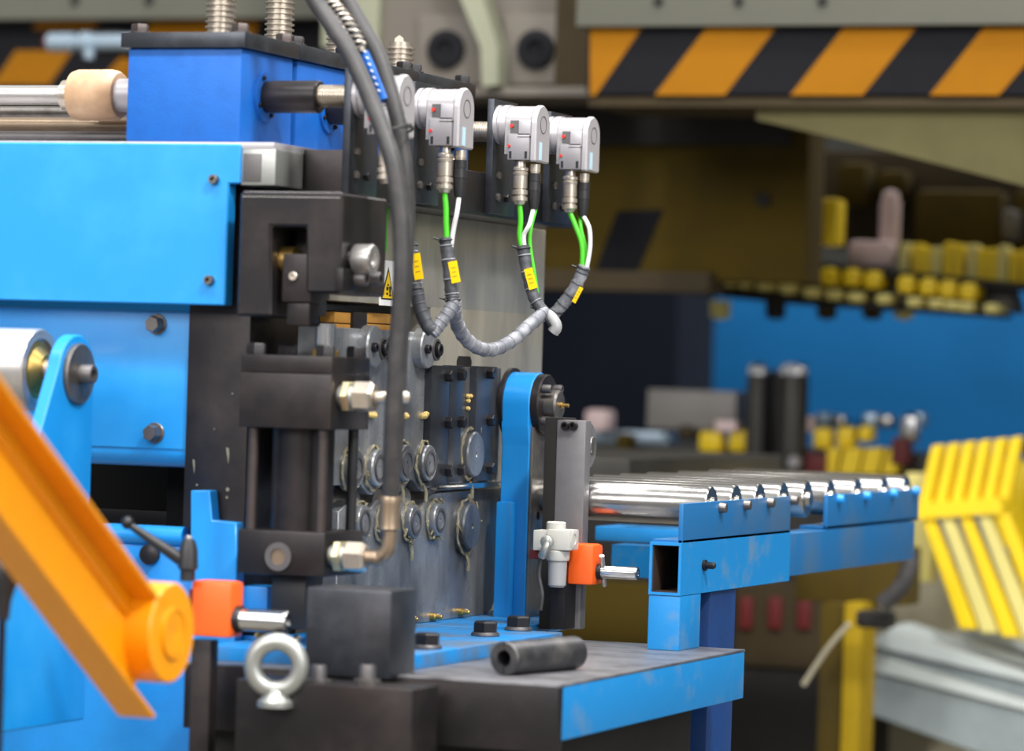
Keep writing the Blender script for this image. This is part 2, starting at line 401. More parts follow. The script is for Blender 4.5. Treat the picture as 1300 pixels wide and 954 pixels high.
XP = -.10
t = thing('frame_post', 'tall brushed grey steel machine post behind the grey conduit', 'post', V(-.2, .6, 1.079))
py0 = W(420, 330, X=XP).y; py1 = W(690, 400, X=XP).y
zs0 = W(560, 414, X=XP).z
MB().box(XP - .2, XP, py0, py1, W(560, 392, X=XP).z, zb, .002).build('upper_plate', 'post_steel', t)
MB().box(XP - .2, XP, W(546, 430, X=XP).y, py1, 1.079, W(560, 392, X=XP).z + .001, .001).build('lower_plate', 'post_steel', t)
p = W(589, 462, X=XP); r = .021
MB().prism([V(XP - .0002, p.y + yy * 1.25, p.z + zz) for yy, zz in ((-r, -.03), (r, -.03), (r, .004), (r*.8, .010), (-r*.8, .010), (-r, .004))], (.0008, 0, 0)).build('window_slot', 'press_dark', t)
MB().sb(420, 394, 500, 418, XP - .03, .1).build('gap_back', 'dark_void', t)
for u0, u1, v0, v1 in ((425, 448, 396, 411), (466, 500, 397, 412), (425, 452, 411, 419), (462, 500, 411, 420)):
    MB().sb(u0, v0, u1, v1, XP - .012, .02, .001).build('shim_block', 'wood_shim', t)
MB().sb(449, 396, 466, 418, XP - .008, .02, .001).build('shim_block', 'black_steel', t)

# warning sticker: yellow triangle with black symbol
t = thing('warning_sign', 'white sticker with yellow triangle warning symbol on the post', 'sign', W(491, 388, X=XP))
a = W(482.5, 330, X=XP); b = W(499.5, 389, X=XP)
def sp(fy, fz, e): return V(XP + e, a.y + (b.y - a.y) * fy, b.z + (a.z - b.z) * fz)
MB().prism([sp(y_, z_, .0) for y_, z_ in ((0, 0), (1, 0), (1, 1), (0, 1))], (.0006, 0, 0)).build('backing', 'sticker_white', t)
MB().prism([sp(y_, z_, .0006) for y_, z_ in ((.10, .13), (.97, .13), (.55, .86))], (.0003, 0, 0)).build('triangle_border', 'black_plastic', t)
MB().prism([sp(y_, z_, .0009) for y_, z_ in ((.20, .165), (.88, .165), (.55, .76))], (.0003, 0, 0)).build('triangle', 'tag_yellow', t)
for r4 in ((.42, .34, .56, .42), (.60, .38, .76, .43), (.62, .28, .72, .38), (.42, .24, .54, .29), (.62, .21, .76, .26), (.48, .44, .58, .48)):
    MB().prism([sp(y_, z_, .0012) for y_, z_ in ((r4[0], r4[1]), (r4[2], r4[1]), (r4[2], r4[3]), (r4[0], r4[3]))], (.0003, 0, 0)).build('symbol', 'black_plastic', t)
MB().prism([sp(y_, z_, .0006) for y_, z_ in ((.08, .92), (.24, .92), (.24, .97), (.08, .97))], (.0003, 0, 0)).build('print', 'black_plastic', t)

# ================================================================== clevis block and hydraulic cylinder
YC = -.03
t = thing('clevis_block', 'slotted black steel clevis block above the hydraulic cylinder', 'block', W(365, 400, Y=YC))
dpt = .135
a = W(301, 246, Y=YC); b = W(432, 246, Y=YC)
zt_ = W(366, 241, Y=YC).z
cp_ = [W(u, v, Y=YC) for u, v in ((302, 243), (432, 247), (431, 373), (388, 372), (388, 288), (344, 287), (344, 402), (300, 401))]
cp_[1].z = cp_[0].z; cp_[1].x = cp_[2].x; cp_[0].x = cp_[7].x
MB().prism(cp_, (0, dpt, 0), .003).build('body', 'black_steel', t)
ze = cp_[0].z
x_e = cp_[7].x + .003
MB().prism([V(x_e, YC - .0006, ze - .0062), V(x_e, YC + .0062, ze + .0006), V(x_e, YC + .006, ze - .002), V(x_e, YC + .002, ze - .006)], (cp_[2].x - cp_[7].x - .006, 0, 0)).build('worn_highlight_edge', 'bright_steel', t)  # worn chamfer, its highlight put in as a brighter steel strip
MB().fb(344, 286, 388, 400, YC + .07, .06).build('web', 'black_steel', t)
p = W(349, 330, Y=YC + .03); MB().cyl((p.x - .004, YC + .035, p.z), 'x', .016, .03, 24).build('clevis_pin', 'brass', t)
XR = W(432, 330, Y=YC).x
q = W(447, 329, X=XR); q = V(XR, q.y + .0, q.z)
MB().lathe(q, 'x', [(0, .010), (.004, .010), (.004, .0165), (.006, .0175), (.026, .0175), (.028, .016), (.028, .009), (.024, .0085), (.024, 0)], 32).build('pin_head', 'bright_steel', t)
MB().sb(436, 341, 452, 371, XR + .006, .01, .001).build('keeper_plate', 'black_steel', t)
for u, v in ((446, 354), (464, 354)):
    MB().socket(W(u, v, X=XR) + V(.004, 0, 0), 'x', .0085, .016).build('screw', 'dull_steel', t)

t = thing('hydraulic_cylinder', 'black tie-rod hydraulic cylinder hanging in front of the rolls', 'cylinder', W(355, 735, Y=-.05))
YH = -.05
def hx(u): return W(u, 500, Y=YH).x
a = W(306, 452, Y=YH); b = W(419, 544, Y=YH); zc1 = W(362, 474, Y=YH).z
ztop = W(362, 451, Y=YH).z; zbot = W(362, 544, Y=YH).z
x0, x1 = a.x, b.x; dC = .112
MB().box(x0, x1, YH, YH + dC, zc1 + .0004, ztop, .002).build('head_plate', 'black_steel', t)
MB().box(x0 - .0005, x1 + .0005, YH - .0005, YH + dC, zbot, zc1, .002).build('head_block', 'black_steel', t)
zl1 = W(356, 674, Y=YH).z; zl0 = W(356, 731, Y=YH).z
xc = (x0 + x1) / 2; yc = YH + dC / 2
MB().cyl((xc, yc, zl1 - .002), 'z', .0365, zbot - zl1 + .004, 40).build('barrel', 'black_steel', t)
for dx in (-.044, .044):
    for dy in (-.044, .044):
        MB().cyl((xc + dx, yc + dy, zl1 - .002), 'z', .0062, zbot - zl1 + .004, 16).build('tie_rod', 'tie_rod_steel' if dy < 0 else 'black_plastic', t)
        MB().hexhead((xc + dx, yc + dy, ztop), 'z', .012, .013).build('tie_nut', 'dark_bolt', t)
lb = MB().box(W(301, 700, Y=YH).x, W(412, 700, Y=YH).x, YH, YH + dC, zl0, zl1, .003).build('base_block', 'black_steel', t)
p = W(354, 707, Y=YH); MB().ring(p + V(0, .001, 0), '-y', .0095, .0165, .004, 32).build('port_ring', 'dull_steel', lb)
MB().cyl(p + V(0, .0005, 0), '-y', .0095, .0012, 24).build('port_plug', 'pipe_bronze', lb)
MB().fb(345, 731, 386, 800, YH + .03, .05).build('lower_mount', 'black_plastic', t)
# rod, eye
pr = W(384, 430, Y=yc)
MB().cyl((xc + .024, yc, ztop - .002), 'z', .0115, .040, 28).build('piston_rod', 'chrome', t)
MB().lathe((xc + .024, yc, ztop), 'z', [(0, .016), (.006, .016), (.008, .013)], 24).build('rod_wiper', 'brass', t)
e = MB(); e.fb(359, 322, 394, 384, YH + .03, .04, .002); e.fb(364, 382, 392, 414, YH + .036, .03, .002); e.build('rod_eye', 'black_steel', t)
p = W(373, 351, Y=YH + .03); MB().socket(p, '-y', .0052, .004).build('set_screw', 'nickel', t)
XH = x1
# hydraulic fittings on the right faces
def fitting(parent, u, v, X, s=1.0, elbow=True):
    p = W(u, v, X=X)
    f = MB().lathe(p, 'x', [(0, .012*s), (.006*s, .012*s)], 24).build('adapter', 'galvanised', parent)
    MB().lathe(p + V(.006*s, 0, 0), 'x', [(0, .0175*s), (.001, .019*s), (.008*s, .019*s), (.009*s, .0175*s)], 6).build('hex_collar', 'zinc', parent)
    MB().lathe(p + V(.015*s, 0, 0), 'x', [(0, .014*s), (.006*s, .014*s)], 24).build('seal', 'galvanised', parent)
    MB().lathe(p + V(.020*s, 0, 0), 'x', [(0, .0165*s), (.001, .018*s), (.020*s, .018*s), (.024*s, .014*s)], 6, .25).build('union_nut', 'nickel', parent)
    return p
pf = fitting(t, 432, 503, XH)
MB().tube([pf + V(.042, 0, 0), pf + V(.056, 0, .000), pf + V(.075, .02, .001)], .0072, 14, 4).build('pipe_stub', 'nickel', t)
XL = W(412, 700, Y=YH).x
pf2 = fitting(t, 421, 706, XL)

# ================================================================== hoses
YHs = pf2.y
def hp(u, v, Y): return W(u, v, Y=Y)
pe = W(495, 640, Y=YHs)
t = thing('hydraulic_hose', 'thick grey rubber hose ending in a bronze elbow at the cylinder base', 'hose', W(495, 700, Y=YHs))
MB().tube([pf2 + V(.044, 0, 0), pf2 + V(.058, 0, .000), W(478, 711, Y=YHs), W(491, 700, Y=YHs), W(494.5, 682, Y=YHs), W(495, 668, Y=YHs)], .0085, 16, 5).build('elbow_pipe', 'pipe_bronze', t)
z0 = W(495, 674, Y=YHs).z; z1 = W(495, 630, Y=YHs).z
MB().lathe((pe.x, YHs, z0), 'z', [(0, .0095), (.002, .0125), (.006, .0118), (.03, .0118), (z1 - z0 - .003, .0128), (z1 - z0, .0115)], 28).build('ferrule', 'pipe_bronze', t)
Y1 = YHs
h1 = [(370, -60, .02), (400, 0, .01), (423, 35, .0), (447, 74, -.01), (477, 143, -.02), (497, 200, -.03), (506, 250, -.03), (510, 305, -.03), (510, 356, -.03), (506, 420, -.025), (501, 500, -.02), (497.5, 580, -.01), (495.5, 638, 0)]
MB().tube([W(u, v, Y=Y1 + dy) for u, v, dy in h1], .0102, 20, 6).build('hose', 'black_rubber', t)
t = thing('hydraulic_hose', 'second grey rubber hose with a blue printed band, behind the first hose', 'hose', W(514, 420, Y=Y1 + .04))
h2 = [(405, -60, .05), (441, 0, .045), (462, 37, .04), (482, 74, .035), (504, 148, .03), (511, 190, .03), (515, 225, .03), (517, 262, .035), (516, 305, .035), (514, 356, .04), (509, 430, .045), (504, 520, .05), (500, 600, .06)]
hp2 = [W(u, v, Y=Y1 + dy) for u, v, dy in h2]
MB().tube(hp2, .0094, 20, 6).build('hose', 'black_rubber', t)
b2 = [W(u, v, Y=Y1 + dy - .004) for u, v, dy in ((459, 56, .04), (470, 82, .036), (483, 108, .034), (489, 128, .031))]
MB().tube(b2, .0078, 16, 4).build('printed_band', 'deep_blue', t)
for k in range(7):
    f = k / 6; p = W(463 + 18*f, 66 + 50*f, Y=Y1 + .02)
    MB().tube([p + V(-.0016, 0, .0018), p + V(.0016, 0, -.0002)], .0009, 6, 0).build('print_mark', 'sticker_white', t)
# braided lead between the hoses
t = thing('braided_lead', 'thin black and silver braided lead between the two hoses', 'cable', W(455, 50, Y=Y1 + .05))
bl = [W(u, v, Y=Y1 + .03) for u, v in ((405, -30), (420, 0), (432, 14), (443, 30), (455, 50), (462, 66))]
MB().tube(bl, .0062, 12, 5).build('core', 'black_plastic', t)
S = smoothpath(bl, 10); 
for k in range(3):
    pts = []
    for i, p in enumerate(S):
        d = (S[min(i+1, len(S)-1)] - S[max(0, i-1)]).normalized(); _, e, g = frame(d); q = i * .55 + k * 2.094
        pts.append(p + (e*math.cos(q) + g*math.sin(q)) * .0062)
    MB().tube(pts, .0017, 6, 0).build('braid_strand', 'nickel', t)
t = thing('cable_tie', 'black cable tie strapping the two hoses together', 'cable tie', W(495, 170, Y=Y1))
tp = []
for i in range(25):
    q = 2*math.pi*i/24; c0 = W(499, 167, Y=Y1 + .0)
    tp.append(c0 + V(.020*math.cos(q), .026*math.sin(q) + .006, .006*math.cos(q)))
MB().tube(tp, .0016, 6, 0).build('strap', 'black_plastic', t)
p = W(515, 163, Y=Y1 - .01); MB().box(p.x, p.x + .006, p.y, p.y + .006, p.z, p.z + .006, .001).build('lock_head', 'black_plastic', t)

# ================================================================== encoders on their brackets
XK = -.03
enc_r = [(527, 118), (602, 135), (698, 155), (761.5, 168)]
zet = W(593, 112, X=.03).z; zeb = W(596, 190, X=.03).z
names = ['half-hidden behind the thick grey hoses', 'nearest fully visible, right of the grey hoses', 'third from the hoses, left of the last one', 'rightmost of the row']
ENC = []
brk_u = [447, 528, 628, 700]
brk_w = ['behind the grey hoses', 'left of the second encoder', 'left of the third encoder', 'behind the rightmost encoder']
for k in range(4):
    u, v = enc_r[k]; ym = W(u, v, X=.03).y; yc = ym - .026
    y0 = W(brk_u[k], 103 + .2 * (brk_u[k] - 528), X=XK).y
    zt0 = W(528, 103, X=XK).z
    b = thing('encoder_bracket', 'upright dark steel encoder bracket plate ' + brk_w[k], 'bracket', V(XK, y0, zb), 'encoder brackets')
    y2 = max(y0 + .085, yc + .030)
    MB().box(XK - .0095, XK, y0, y2, zb + .004, zt0, .0008).build('plate', 'blue_black_steel', b)
    for dy, dz in ((.018, .022), (.05, .022), (.018, .05)):
        MB().hexhead((XK, y0 + dy, zb + dz + .004), 'x', .0052, .005).build('bolt', 'dark_bolt' if dy > .02 else 'bolt_steel', b)
    e = thing('rotary_encoder', 'light grey rotary encoder with two plugs, ' + names[k], 'encoder', V(0, yc, zeb), 'rotary encoders')
    r = .0255; h = zet - zeb; zc = zet - r
    MB().lathe((XK, yc, zc), 'x', [(0, .0255), (.005, .0255), (.005, .0235), (.009, .0235), (.009, .0258), (.0175, .0258)], 40).build('mounting_flange', 'encoder_light', e)
    def prof(r_, zb_):
        return [(r_ * math.cos(q), r_ * math.sin(q)) for q in [math.pi * i / 20 for i in range(21)]] + [(-r_, zb_), (r_, zb_)]
    x0 = XK + .017; x1 = .0225
    MB().prism([V(x0, yc + a_, zc + b_) for a_, b_ in prof(.0243, -.040)], (x1 - x0, 0, 0), .0006).build('body', 'encoder_grey', e)
    cap = MB().prism([V(x1, yc + a_, zc + b_) for a_, b_ in prof(.0258, zeb - zc)], (.0085, 0, 0), .002).build('end_cap', 'encoder_light', e)
    MB().ring((x1 + .0084, yc, zc), 'x', .0105, .0115, .0006, 28).build('cap_ring', 'dull_steel', cap)
    MB().box(x1 + .008, x1 + .0092, yc - .013, yc - .004, zeb + .003, zeb + .026).build('label', 'sticker_blue', cap)
    # stepped front shell of the connection box
    yf = yc - .0243
    MB().box(x0 + .006, x1, yf - .0035, yc + .02, zeb + .002, zc - .014, .0012).build('connection_box', 'encoder_grey', e)
    MB().box(x0 + .020, x1 + .001, yf - .0025, yf + .01, zc - .016, zc + .004, .0008).build('raised_panel', 'encoder_light', e)
    for zz in (zc - .0135, zc - .0175): MB().box(x0 + .019, x1 + .0005, yf - .0044, yf, zz, zz + .0006).build('groove', 'dull_steel', e)
    MB().box(x0 + .008, x0 + .0195, yf - .0006, yf + .004, zc - .012, zc + .004).build('recess', 'dull_steel', e)
    MB().cyl((x0 + .010, yf - .0005, zc - .003), '-y', .0024, .0025, 12).build('red_screw', 'red_paint', e)
    MB().cyl((x0 + .008, yf - .003, zeb + .020), '-y', .0020, .0022, 12).build('red_screw', 'red_paint', e)
    for xx in (x0 + .010, x1 - .004):
        MB().box(xx - .0016, xx + .0016, yf - .0042, yf, zeb + .004, zeb + .013).build('screw_slot', 'black_plastic', e)
    # plugs
    p1 = V(W(u - 36.6, 200, Y=yf + .010).x, yf + .010, zeb + .002); dn = '-z'
    MB().lathe(p1, dn, [(0, .0062), (.008, .0070), (.0085, .0090), (.010, .0102), (.013, .0102), (.0145, .0088), (.016, .0102), (.019, .0100), (.0195, .0094), (.036, .0094), (.0365, .0080), (.038, .0080), (.0385, .0106), (.044, .0106), (.0445, .0086), (.047, .0086), (.0475, .0104), (.052, .0104), (.054, .0076), (.057, .0062)], 24).build('metal_plug', 'nickel', e)
    p2 = p1 + V(.015, .012, -.004)
    MB().lathe(p2, dn, [(0, .0075), (.010, .0075), (.0105, .0068), (.013, .0068)], 20).build('plug_collar', 'nickel', e)
    MB().lathe(p2 + V(0, 0, -.012), dn, [(0, .0086), (.010, .0086), (.0105, .0080), (.022, .0084), (.0225, .0078), (.034, .0074), (.046, .0056)], 18).build('black_plug', 'black_plastic', e)
    ENC.append((p1 + V(0, 0, -.056), p2 + V(0, 0, -.056), yf + .010))

# cables
def cab(name, lab, pts, r, m, cat='cable', group=None):
    o = MB().tube(pts, r, 12, 6).build(name, m); tag(o, lab, cat, group); return o
def path(start, px, Y): return [start] + [W(u, v, Y=Y) for u, v in px]
cb_lab = ['from the second encoder', 'from the third encoder', 'from the rightmost encoder']
cpx = {1: ([(566, 262), (566.5, 285), (568, 318)], [(580, 270), (576, 290), (572, 318)]),
       2: ([(661, 280), (660, 300), (664, 322)], [(672, 285), (665, 300), (667, 322)]),
       3: ([(731, 288), (739, 312), (739, 345)], [(748, 290), (749, 315), (744, 345)])}
for k in (1, 2, 3):
    p1, p2, Yk = ENC[k]
    cab('sensor_cable', 'bright green sensor cable ' + cb_lab[k-1], path(p1, cpx[k][0], Yk), .0036, 'cable_green', group='green encoder cables')
    cab('sensor_cable', 'white sensor cable ' + cb_lab[k-1], path(p2, cpx[k][1], Yk), .0030, 'cable_white', group='white encoder cables')
cab('sensor_cable', 'thin green cable running beside the white cable of the third encoder', [ENC[2][1] + V(.002, .004, 0)] + [W(u, v, Y=ENC[2][2] + .006) for u, v in ((674, 290), (673, 312), (678, 345), (682, 372))], .0026, 'cable_green')
cab('sensor_cable', 'thin green cable between green and white cables of the rightmost encoder', [ENC[3][1] + V(-.006, .004, 0)] + [W(u, v, Y=ENC[3][2] + .006) for u, v in ((738, 292), (743, 315), (741, 345))], .0026, 'cable_green')
tag(MB().tube([W(u, v, X=XP + .004) for u, v in ((490, 262), (488, 290), (487, 320))], .004, 10, 5).build('sensor_cable', 'cable_green'), 'dull green cable hanging on the post beside the thick hose', 'cable')

def sleeve(lab, px, Y, r, m, tagpx, tie=True, tagw=6):
    t = thing('cable_sleeve', lab, 'cable sleeve', W(*px[-1], Y=Y), 'wrapped cable sleeves')
    P = [W(u, v, Y=Y) for u, v in px]
    MB().tube(P, r, 14, 6, rf=lambda f: 1 + .06*math.sin(f*40)).build('wrap', m, t)
    S = smoothpath(P, 8)
    for i in range(3, len(S) - 2, 5):
        d = (S[i+1] - S[i-1]).normalized(); MB().torus(S[i], d, r*1.02, r*.13, 20, 6).build('wrap_band', 'sleeve_grey' if m == 'sleeve_dark' else 'sleeve_dark', t)
    a, b = [W(u, v, Y=Y - r - .001) for u, v in tagpx]
    d = (b - a); n = V(0, -1, 0); s = d.cross(n).normalized() * (tagw * .00095)
    MB().prism([a - s, a + s, b + s, b - s], (0, .0012, 0)).build('marker_tag', 'tag_yellow', t)
    for i in range(3):
        c = a + d * (.3 + .2 * i); MB().prism([c - s*.5 - d*.02, c + s*.5 - d*.02, c + s*.5 + d*.02, c - s*.5 + d*.02], (0, -.0002, 0)).build('tag_print', 'wood_shim', t)
    if tie:
        for q in (P[0] + (P[1]-P[0])*.12, P[-1] + (P[-2]-P[-1])*.15):
            MB().tube([q + V(-r*1.1, -.002, .001), q + V(-r*1.9, -.004, .003)], .0016, 6, 0).build('tie_tail', 'black_plastic', t)
            MB().torus(q, (P[1]-P[0]), r*1.08, .0012, 20, 6).build('tie_loop', 'black_plastic', t)
    return t
Y2, Y3, Y4 = ENC[1][2], ENC[2][2], ENC[3][2]
sleeve('dark wrapped cable sleeve with yellow tag beside the thick hose', [(522, 308), (526, 340), (529, 372)], Y2 - .03, .0072, 'sleeve_dark', ((527, 322), (532, 355)))
sleeve('black wrapped cable sleeve with yellow tag below the second encoder', [(566, 302), (569, 330), (573, 368), (575, 384)], Y2, .0082, 'sleeve_dark', ((574, 332), (579, 359)))
sleeve('black wrapped cable sleeve with yellow tag below the third encoder', [(664, 312), (669, 345), (678, 378), (690, 396)], Y3, .0078, 'sleeve_dark', ((670, 341), (677, 367)))
sleeve('grey wrapped cable sleeve with yellow tag hanging under the rightmost encoder', [(742, 338), (733, 360), (718, 382), (704, 398)], Y4 - .01, .0082, 'sleeve_grey', ((738, 365), (728, 384)), tagw=3)
def conduit(lab, px, r, m, Ys):
    t = thing('cable_conduit', lab, 'conduit', W(*px[0], Y=Ys[0]))
    P = [W(u, v, Y=Ys[0] + (Ys[1] - Ys[0]) * i / (len(px) - 1)) for i, (u, v) in enumerate(px)]
    MB().tube(P, r, 16, 8).build('conduit', m, t)
    S = smoothpath(P, 8)
    for i in range(2, len(S) - 2, 4):
        d = (S[i+1] - S[i-1]).normalized(); MB().torus(S[i], d, r, r*.10, 20, 6).build('spiral_turn', m, t)
    return t
conduit('dark grey conduit curving up to join under the second encoder', [(529, 368), (533, 390), (542, 412), (550, 421)], .0085, 'sleeve_dark', (Y2 - .03, Y2 - .02))
conduit('short pale grey conduit below the second encoder sleeve', [(548, 424), (558, 412), (569, 397), (577, 382)], .0082, 'sleeve_grey', (Y2 - .02, Y2))
conduit('long pale grey conduit sagging between second and third encoder cables', [(577, 384), (579, 408), (591, 430), (610, 443), (630, 443), (652, 431), (672, 413), (692, 397)], .0085, 'sleeve_grey', (Y2, Y3))
t = thing('conduit_end', 'clear plastic conduit end loop right of the sagging conduit', 'conduit', W(700, 425, Y=Y3))
MB().tube([W(u, v, Y=Y3 + .0) for u, v in ((688, 397), (697, 401), (704, 409), (706, 416), (702, 422))], .0078, 14, 6).build('loop', 'valve_clear', t)
MB().torus(W(696, 405, Y=Y3 - .006), (1, 0, .4), .0085, .0018, 20, 8).build('tie_loop', 'black_plastic', t)

# ================================================================== roll cassettes (right side face)
XU = -.075
def sp_(pts, X): return [W(u, v, X=X) for u, v in pts]
t = thing('upper_roll_cassette', 'oily dark upper roll cassette with scalloped lower edge and roll ends', 'roll cassette', W(540, 625, X=XU))
low = [(441, 616), (447, 606), (453, 607), (460, 618), (467, 627), (473, 629), (479, 622), (485, 611), (491, 606), (498, 612), (505, 622), (510, 625), (515, 619), (521, 609), (526, 612), (531, 621), (537, 625), (543, 621), (550, 617), (632, 610)]
zu = W(500, 420, X=XU).z; zr = W(590, 466, X=XU).z
pts = sp_(low, XU)
y549 = W(549, 500, X=XU).y; yL = W(400, 500, X=XU).y
poly = pts + [V(XU, pts[-1].y, zr), V(XU, y549, zr), V(XU, y549, zu), V(XU, yL, zu), V(XU, yL, pts[0].z)]
MB().prism(poly, (XP - XU, 0, 0), .0007).build('side_plate', 'oily_steel', t)
def rollend(parent, u, v, X, r, big=False, nm='roll_end'):
    p = W(u, v, X=X)
    o = MB().lathe(p + V(-.004, 0, 0), 'x', [(0, r*1.18), (.006, r*1.18), (.007, r*1.1), (.007, r), (.013, r), (.015, r*.94), (.015, r*.12), (.0135, r*.1), (.0135, 0)], 36).build(nm, 'oily_steel', parent)
    if not big: MB().ring(p + V(.0105, 0, 0), 'x', r*.55, r*.72, .002, 28).build('groove_ring', 'dull_steel', o)
    # squeezed-out grease
    g = MB(); rnd = random.Random(int(u))
    ringp = []
    for i in range(31):
        q = 2*math.pi*i/30; rr = r*(1.18 + rnd.uniform(-.05, .07))
        ringp.append(p + V(.003 + rnd.uniform(-.001, .002), rr*math.cos(q), rr*math.sin(q)))
    ringp[-1] = ringp[0]
    g.tube(ringp, .0017, 6, 2, rf=lambda f: .7 + .5*abs(math.sin(f*23 + u)))
    for i in range(4):
        q = rnd.uniform(0, 6.28); s = p + V(.004, r*1.15*math.cos(q), r*1.15*math.sin(q))
        g.tube([s, s + V(.003, rnd.uniform(-.006, .006), rnd.uniform(-.004, .008)), s + V(.004, rnd.uniform(-.012, .012), rnd.uniform(-.012, .012))], .0014, 6, 4)
    if rnd.random() < .7:
        s = p + V(.003, 0, -r*1.2); g.tube([s, s + V(.002, .004, -.010), s + V(.001, .006, -.022)], .0022, 6, 4)
    g.build('grease', 'grease', o, kind='stuff')
for u, v in ((443, 595), (472, 594), (507, 588), (536, 588)): rollend(t, u, v, XU, .0235)
rollend(t, 595, 577, XU + .002, .030, True)
# eccentric adjusters with bolts near the top
for u, v in ((464, 440), (532, 442)):
    p = W(u, v, X=XU)
    o = MB().lathe(p, 'x', [(0, .026), (.012, .026), (.014, .0245)], 36).build('adjuster_boss', 'oily_steel', t)
    q = W(u + 9, v + 2, X=XU)
    MB().lathe(q + V(.012, 0, 0), 'x', [(0, .014), (.004, .014), (.004, .011), (.001, .0105), (.001, 0)], 28).build('washer', 'dull_steel', o)
    MB().socket(q + V(.012, 0, 0), 'x', .0085, .009).build('screw', 'dark_bolt', o)
    q = W(u - 4, v + 1, X=XU); MB().socket(q + V(.012, 0, 0), 'x', .006, .008).build('screw', 'dark_bolt', o)
p = W(496, 444, X=XU); MB().ring(p, 'x', .012, .017, .004).build('bore_ring', 'dark_bolt', t)
for u, v in ((470, 526), (511, 527), (536, 527)):
    p = W(u, v, X=XU); g = MB()
    for i in range(5): g.lathe(p + V(.002 + .002*(i % 2), (i-2)*.0028, random.uniform(-.002, .002)), 'x', [(-.004, .001), (-.002, .0035), (.001, .0038), (.004, .002), (.005, 0)], 10)
    g.build('grease_blob', 'grease_yellow', t, kind='stuff')
g = MB(); rnd = random.Random(5)
for i in range(16):
    p = W(600 + rnd.uniform(-7, 9), 508 + rnd.uniform(-10, 14), X=XU + .001); g.lathe(p, 'x', [(-.003, .001), (0, .003), (.003, .0028), (.005, 0)], 8)
g.tube([W(608, 500, X=XU+.003), W(609, 530, X=XU+.004), W(606, 548, X=XU+.003)], .0018, 6, 4); g.build('grease_blob', 'grease_yellow', t, kind='stuff')
# clamp strips
for (u0, u1, v0, v1, ub) in ((549, 572, 464, 617, 567), (571, 588, 464, 613, 583), (606, 632, 465, 611, 620)):
    X2 = XU + .010
    a = W(u0, v0, X=X2); b_ = W(u1, v0, X=X2)
    o = MB().box(XU, X2, a.y, b_.y, W(u0, v1, X=X2).z, W(u0, v0, X=X2).z, .001).build('clamp_strip', 'blue_black_steel', t)
    for v in (477, 537, 598):
        vv = v - (ub - 567) * .06
        p = W(ub, vv, X=X2); MB().hexhead(p, 'x', .0078, .009).build('bolt', 'dark_bolt', o)
MB().box(XU - .05, XU + .008, W(548, 617, X=XU).y, W(634, 612, X=XU).y, W(600, 617, X=XU).z - .003, W(600, 613, X=XU).z, .001).build('bottom_rail', 'chrome', t)

XQ = -.081
t = thing('lower_roll_cassette', 'oily steel lower roll cassette with five greasy roll ends', 'roll cassette', W(540, 800, X=XQ))
up = [(430, 650), (441, 640), (447, 634), (455, 633), (461, 640), (468, 649), (475, 640), (482, 634), (489, 634), (496, 641), (502, 648), (508, 638), (516, 632), (524, 637), (532, 650), (540, 636), (548, 628), (556, 626), (641, 620)]
pts = sp_(up, XQ); zbm = 1.079
right = [(630, 745), (629, 760), (624, 774), (612, 785)]
poly = pts + sp_(right, XQ) + [V(XQ, W(612, 785, X=XQ).y, zbm), V(XQ, pts[0].y, zbm)]
MB().prism(poly, (XP - XQ, 0, 0), .0007).build('side_plate', 'oily_steel', t)
for u, v in ((453, 663), (484, 664), (518, 663), (549, 660)): rollend(t, u, v, XQ, .0215)
rollend(t, 590, 668, XQ + .002, .031, True)
for u, v in ((516, 786), (547, 783), (582, 777)):
    p = W(u, v, X=XQ)
    MB().lathe(p, 'x', [(0, .005), (.006, .005), (.008, .003), (.014, .003), (.016, .002)], 12).build('grease_nipple', 'brass', t)
    MB().lathe(p + V(.004, .006, 0), 'x', [(0, .004), (.006, .004), (.010, .0015)], 12).build('grease_nipple', 'nickel', t)
for u, v in ((453, 622), (484, 622), (518, 620), (549, 618)):
    p = W(u, v + 20, X=XQ); MB().cyl(p + V(-.062, 0, 0), 'x', .0205, .058, 24).build('work_roll', 'worn_steel', t)

# inner core behind cassettes and cylinder so the machine is solid
MB().box(-.3, XP - .05, .15, W(546, 430, X=XP).y - .0005, 1.079, W(560, 420, X=XP).z, .001).build('core_plate', 'dark_void', bpy.data.objects['frame_post'])

# ================================================================== blue arm with flange
YA = .66
xa0 = W(637, 560, Y=YA).x; xa1 = W(672, 560, Y=YA).x
t = thing('pivot_arm', 'bright blue upright pivot arm with round black bolted flange', 'arm', V(xa0, YA, 1.078))
pc = W(686, 514, X=xa1); ra = .043
pcz = pc.z; pcy = pc.y
prof = [(pcy + ra*math.cos(q), pcz + ra*math.sin(q)) for q in [math.pi*(1.0 - i/18*1.0) for i in range(19)]]
zb1 = 1.0785
prof = [(pcy - ra, pcz), ] + prof[1:] + [(pcy + ra, zb1), (pcy - ra*.86, zb1), (pcy - ra*.86, pcz - .055), (pcy - ra*.97, pcz - .03)]
MB().prism([V(xa0, y_, z_) for y_, z_ in prof], (xa1 - xa0, 0, 0), .0012).build('arm_plate', 'sky_blue', t)
MB().lathe((xa0 + .002, pcy, pcz), '-x', [(0, ra*1.12), (.006, ra*1.12)], 36).build('back_washer', 'black_steel', t)
fl = MB().lathe((xa1, pcy, pcz), 'x', [(0, .041), (.010, .041), (.0115, .0395), (.0115, .020)], 40).build('flange', 'black_steel', t)
MB().lathe((xa1 + .004, pcy, pcz), 'x', [(0, .0205), (.022, .0205), (.0245, .018), (.0245, 0)], 32).build('pivot_pin', 'worn_steel', t)
MB().lathe((xa1 + .028, pcy, pcz), 'x', [(0, .004), (.004, .004), (.005, .0022), (.012, .0026), (.013, .0015)], 12).build('grease_nipple', 'brass', t)
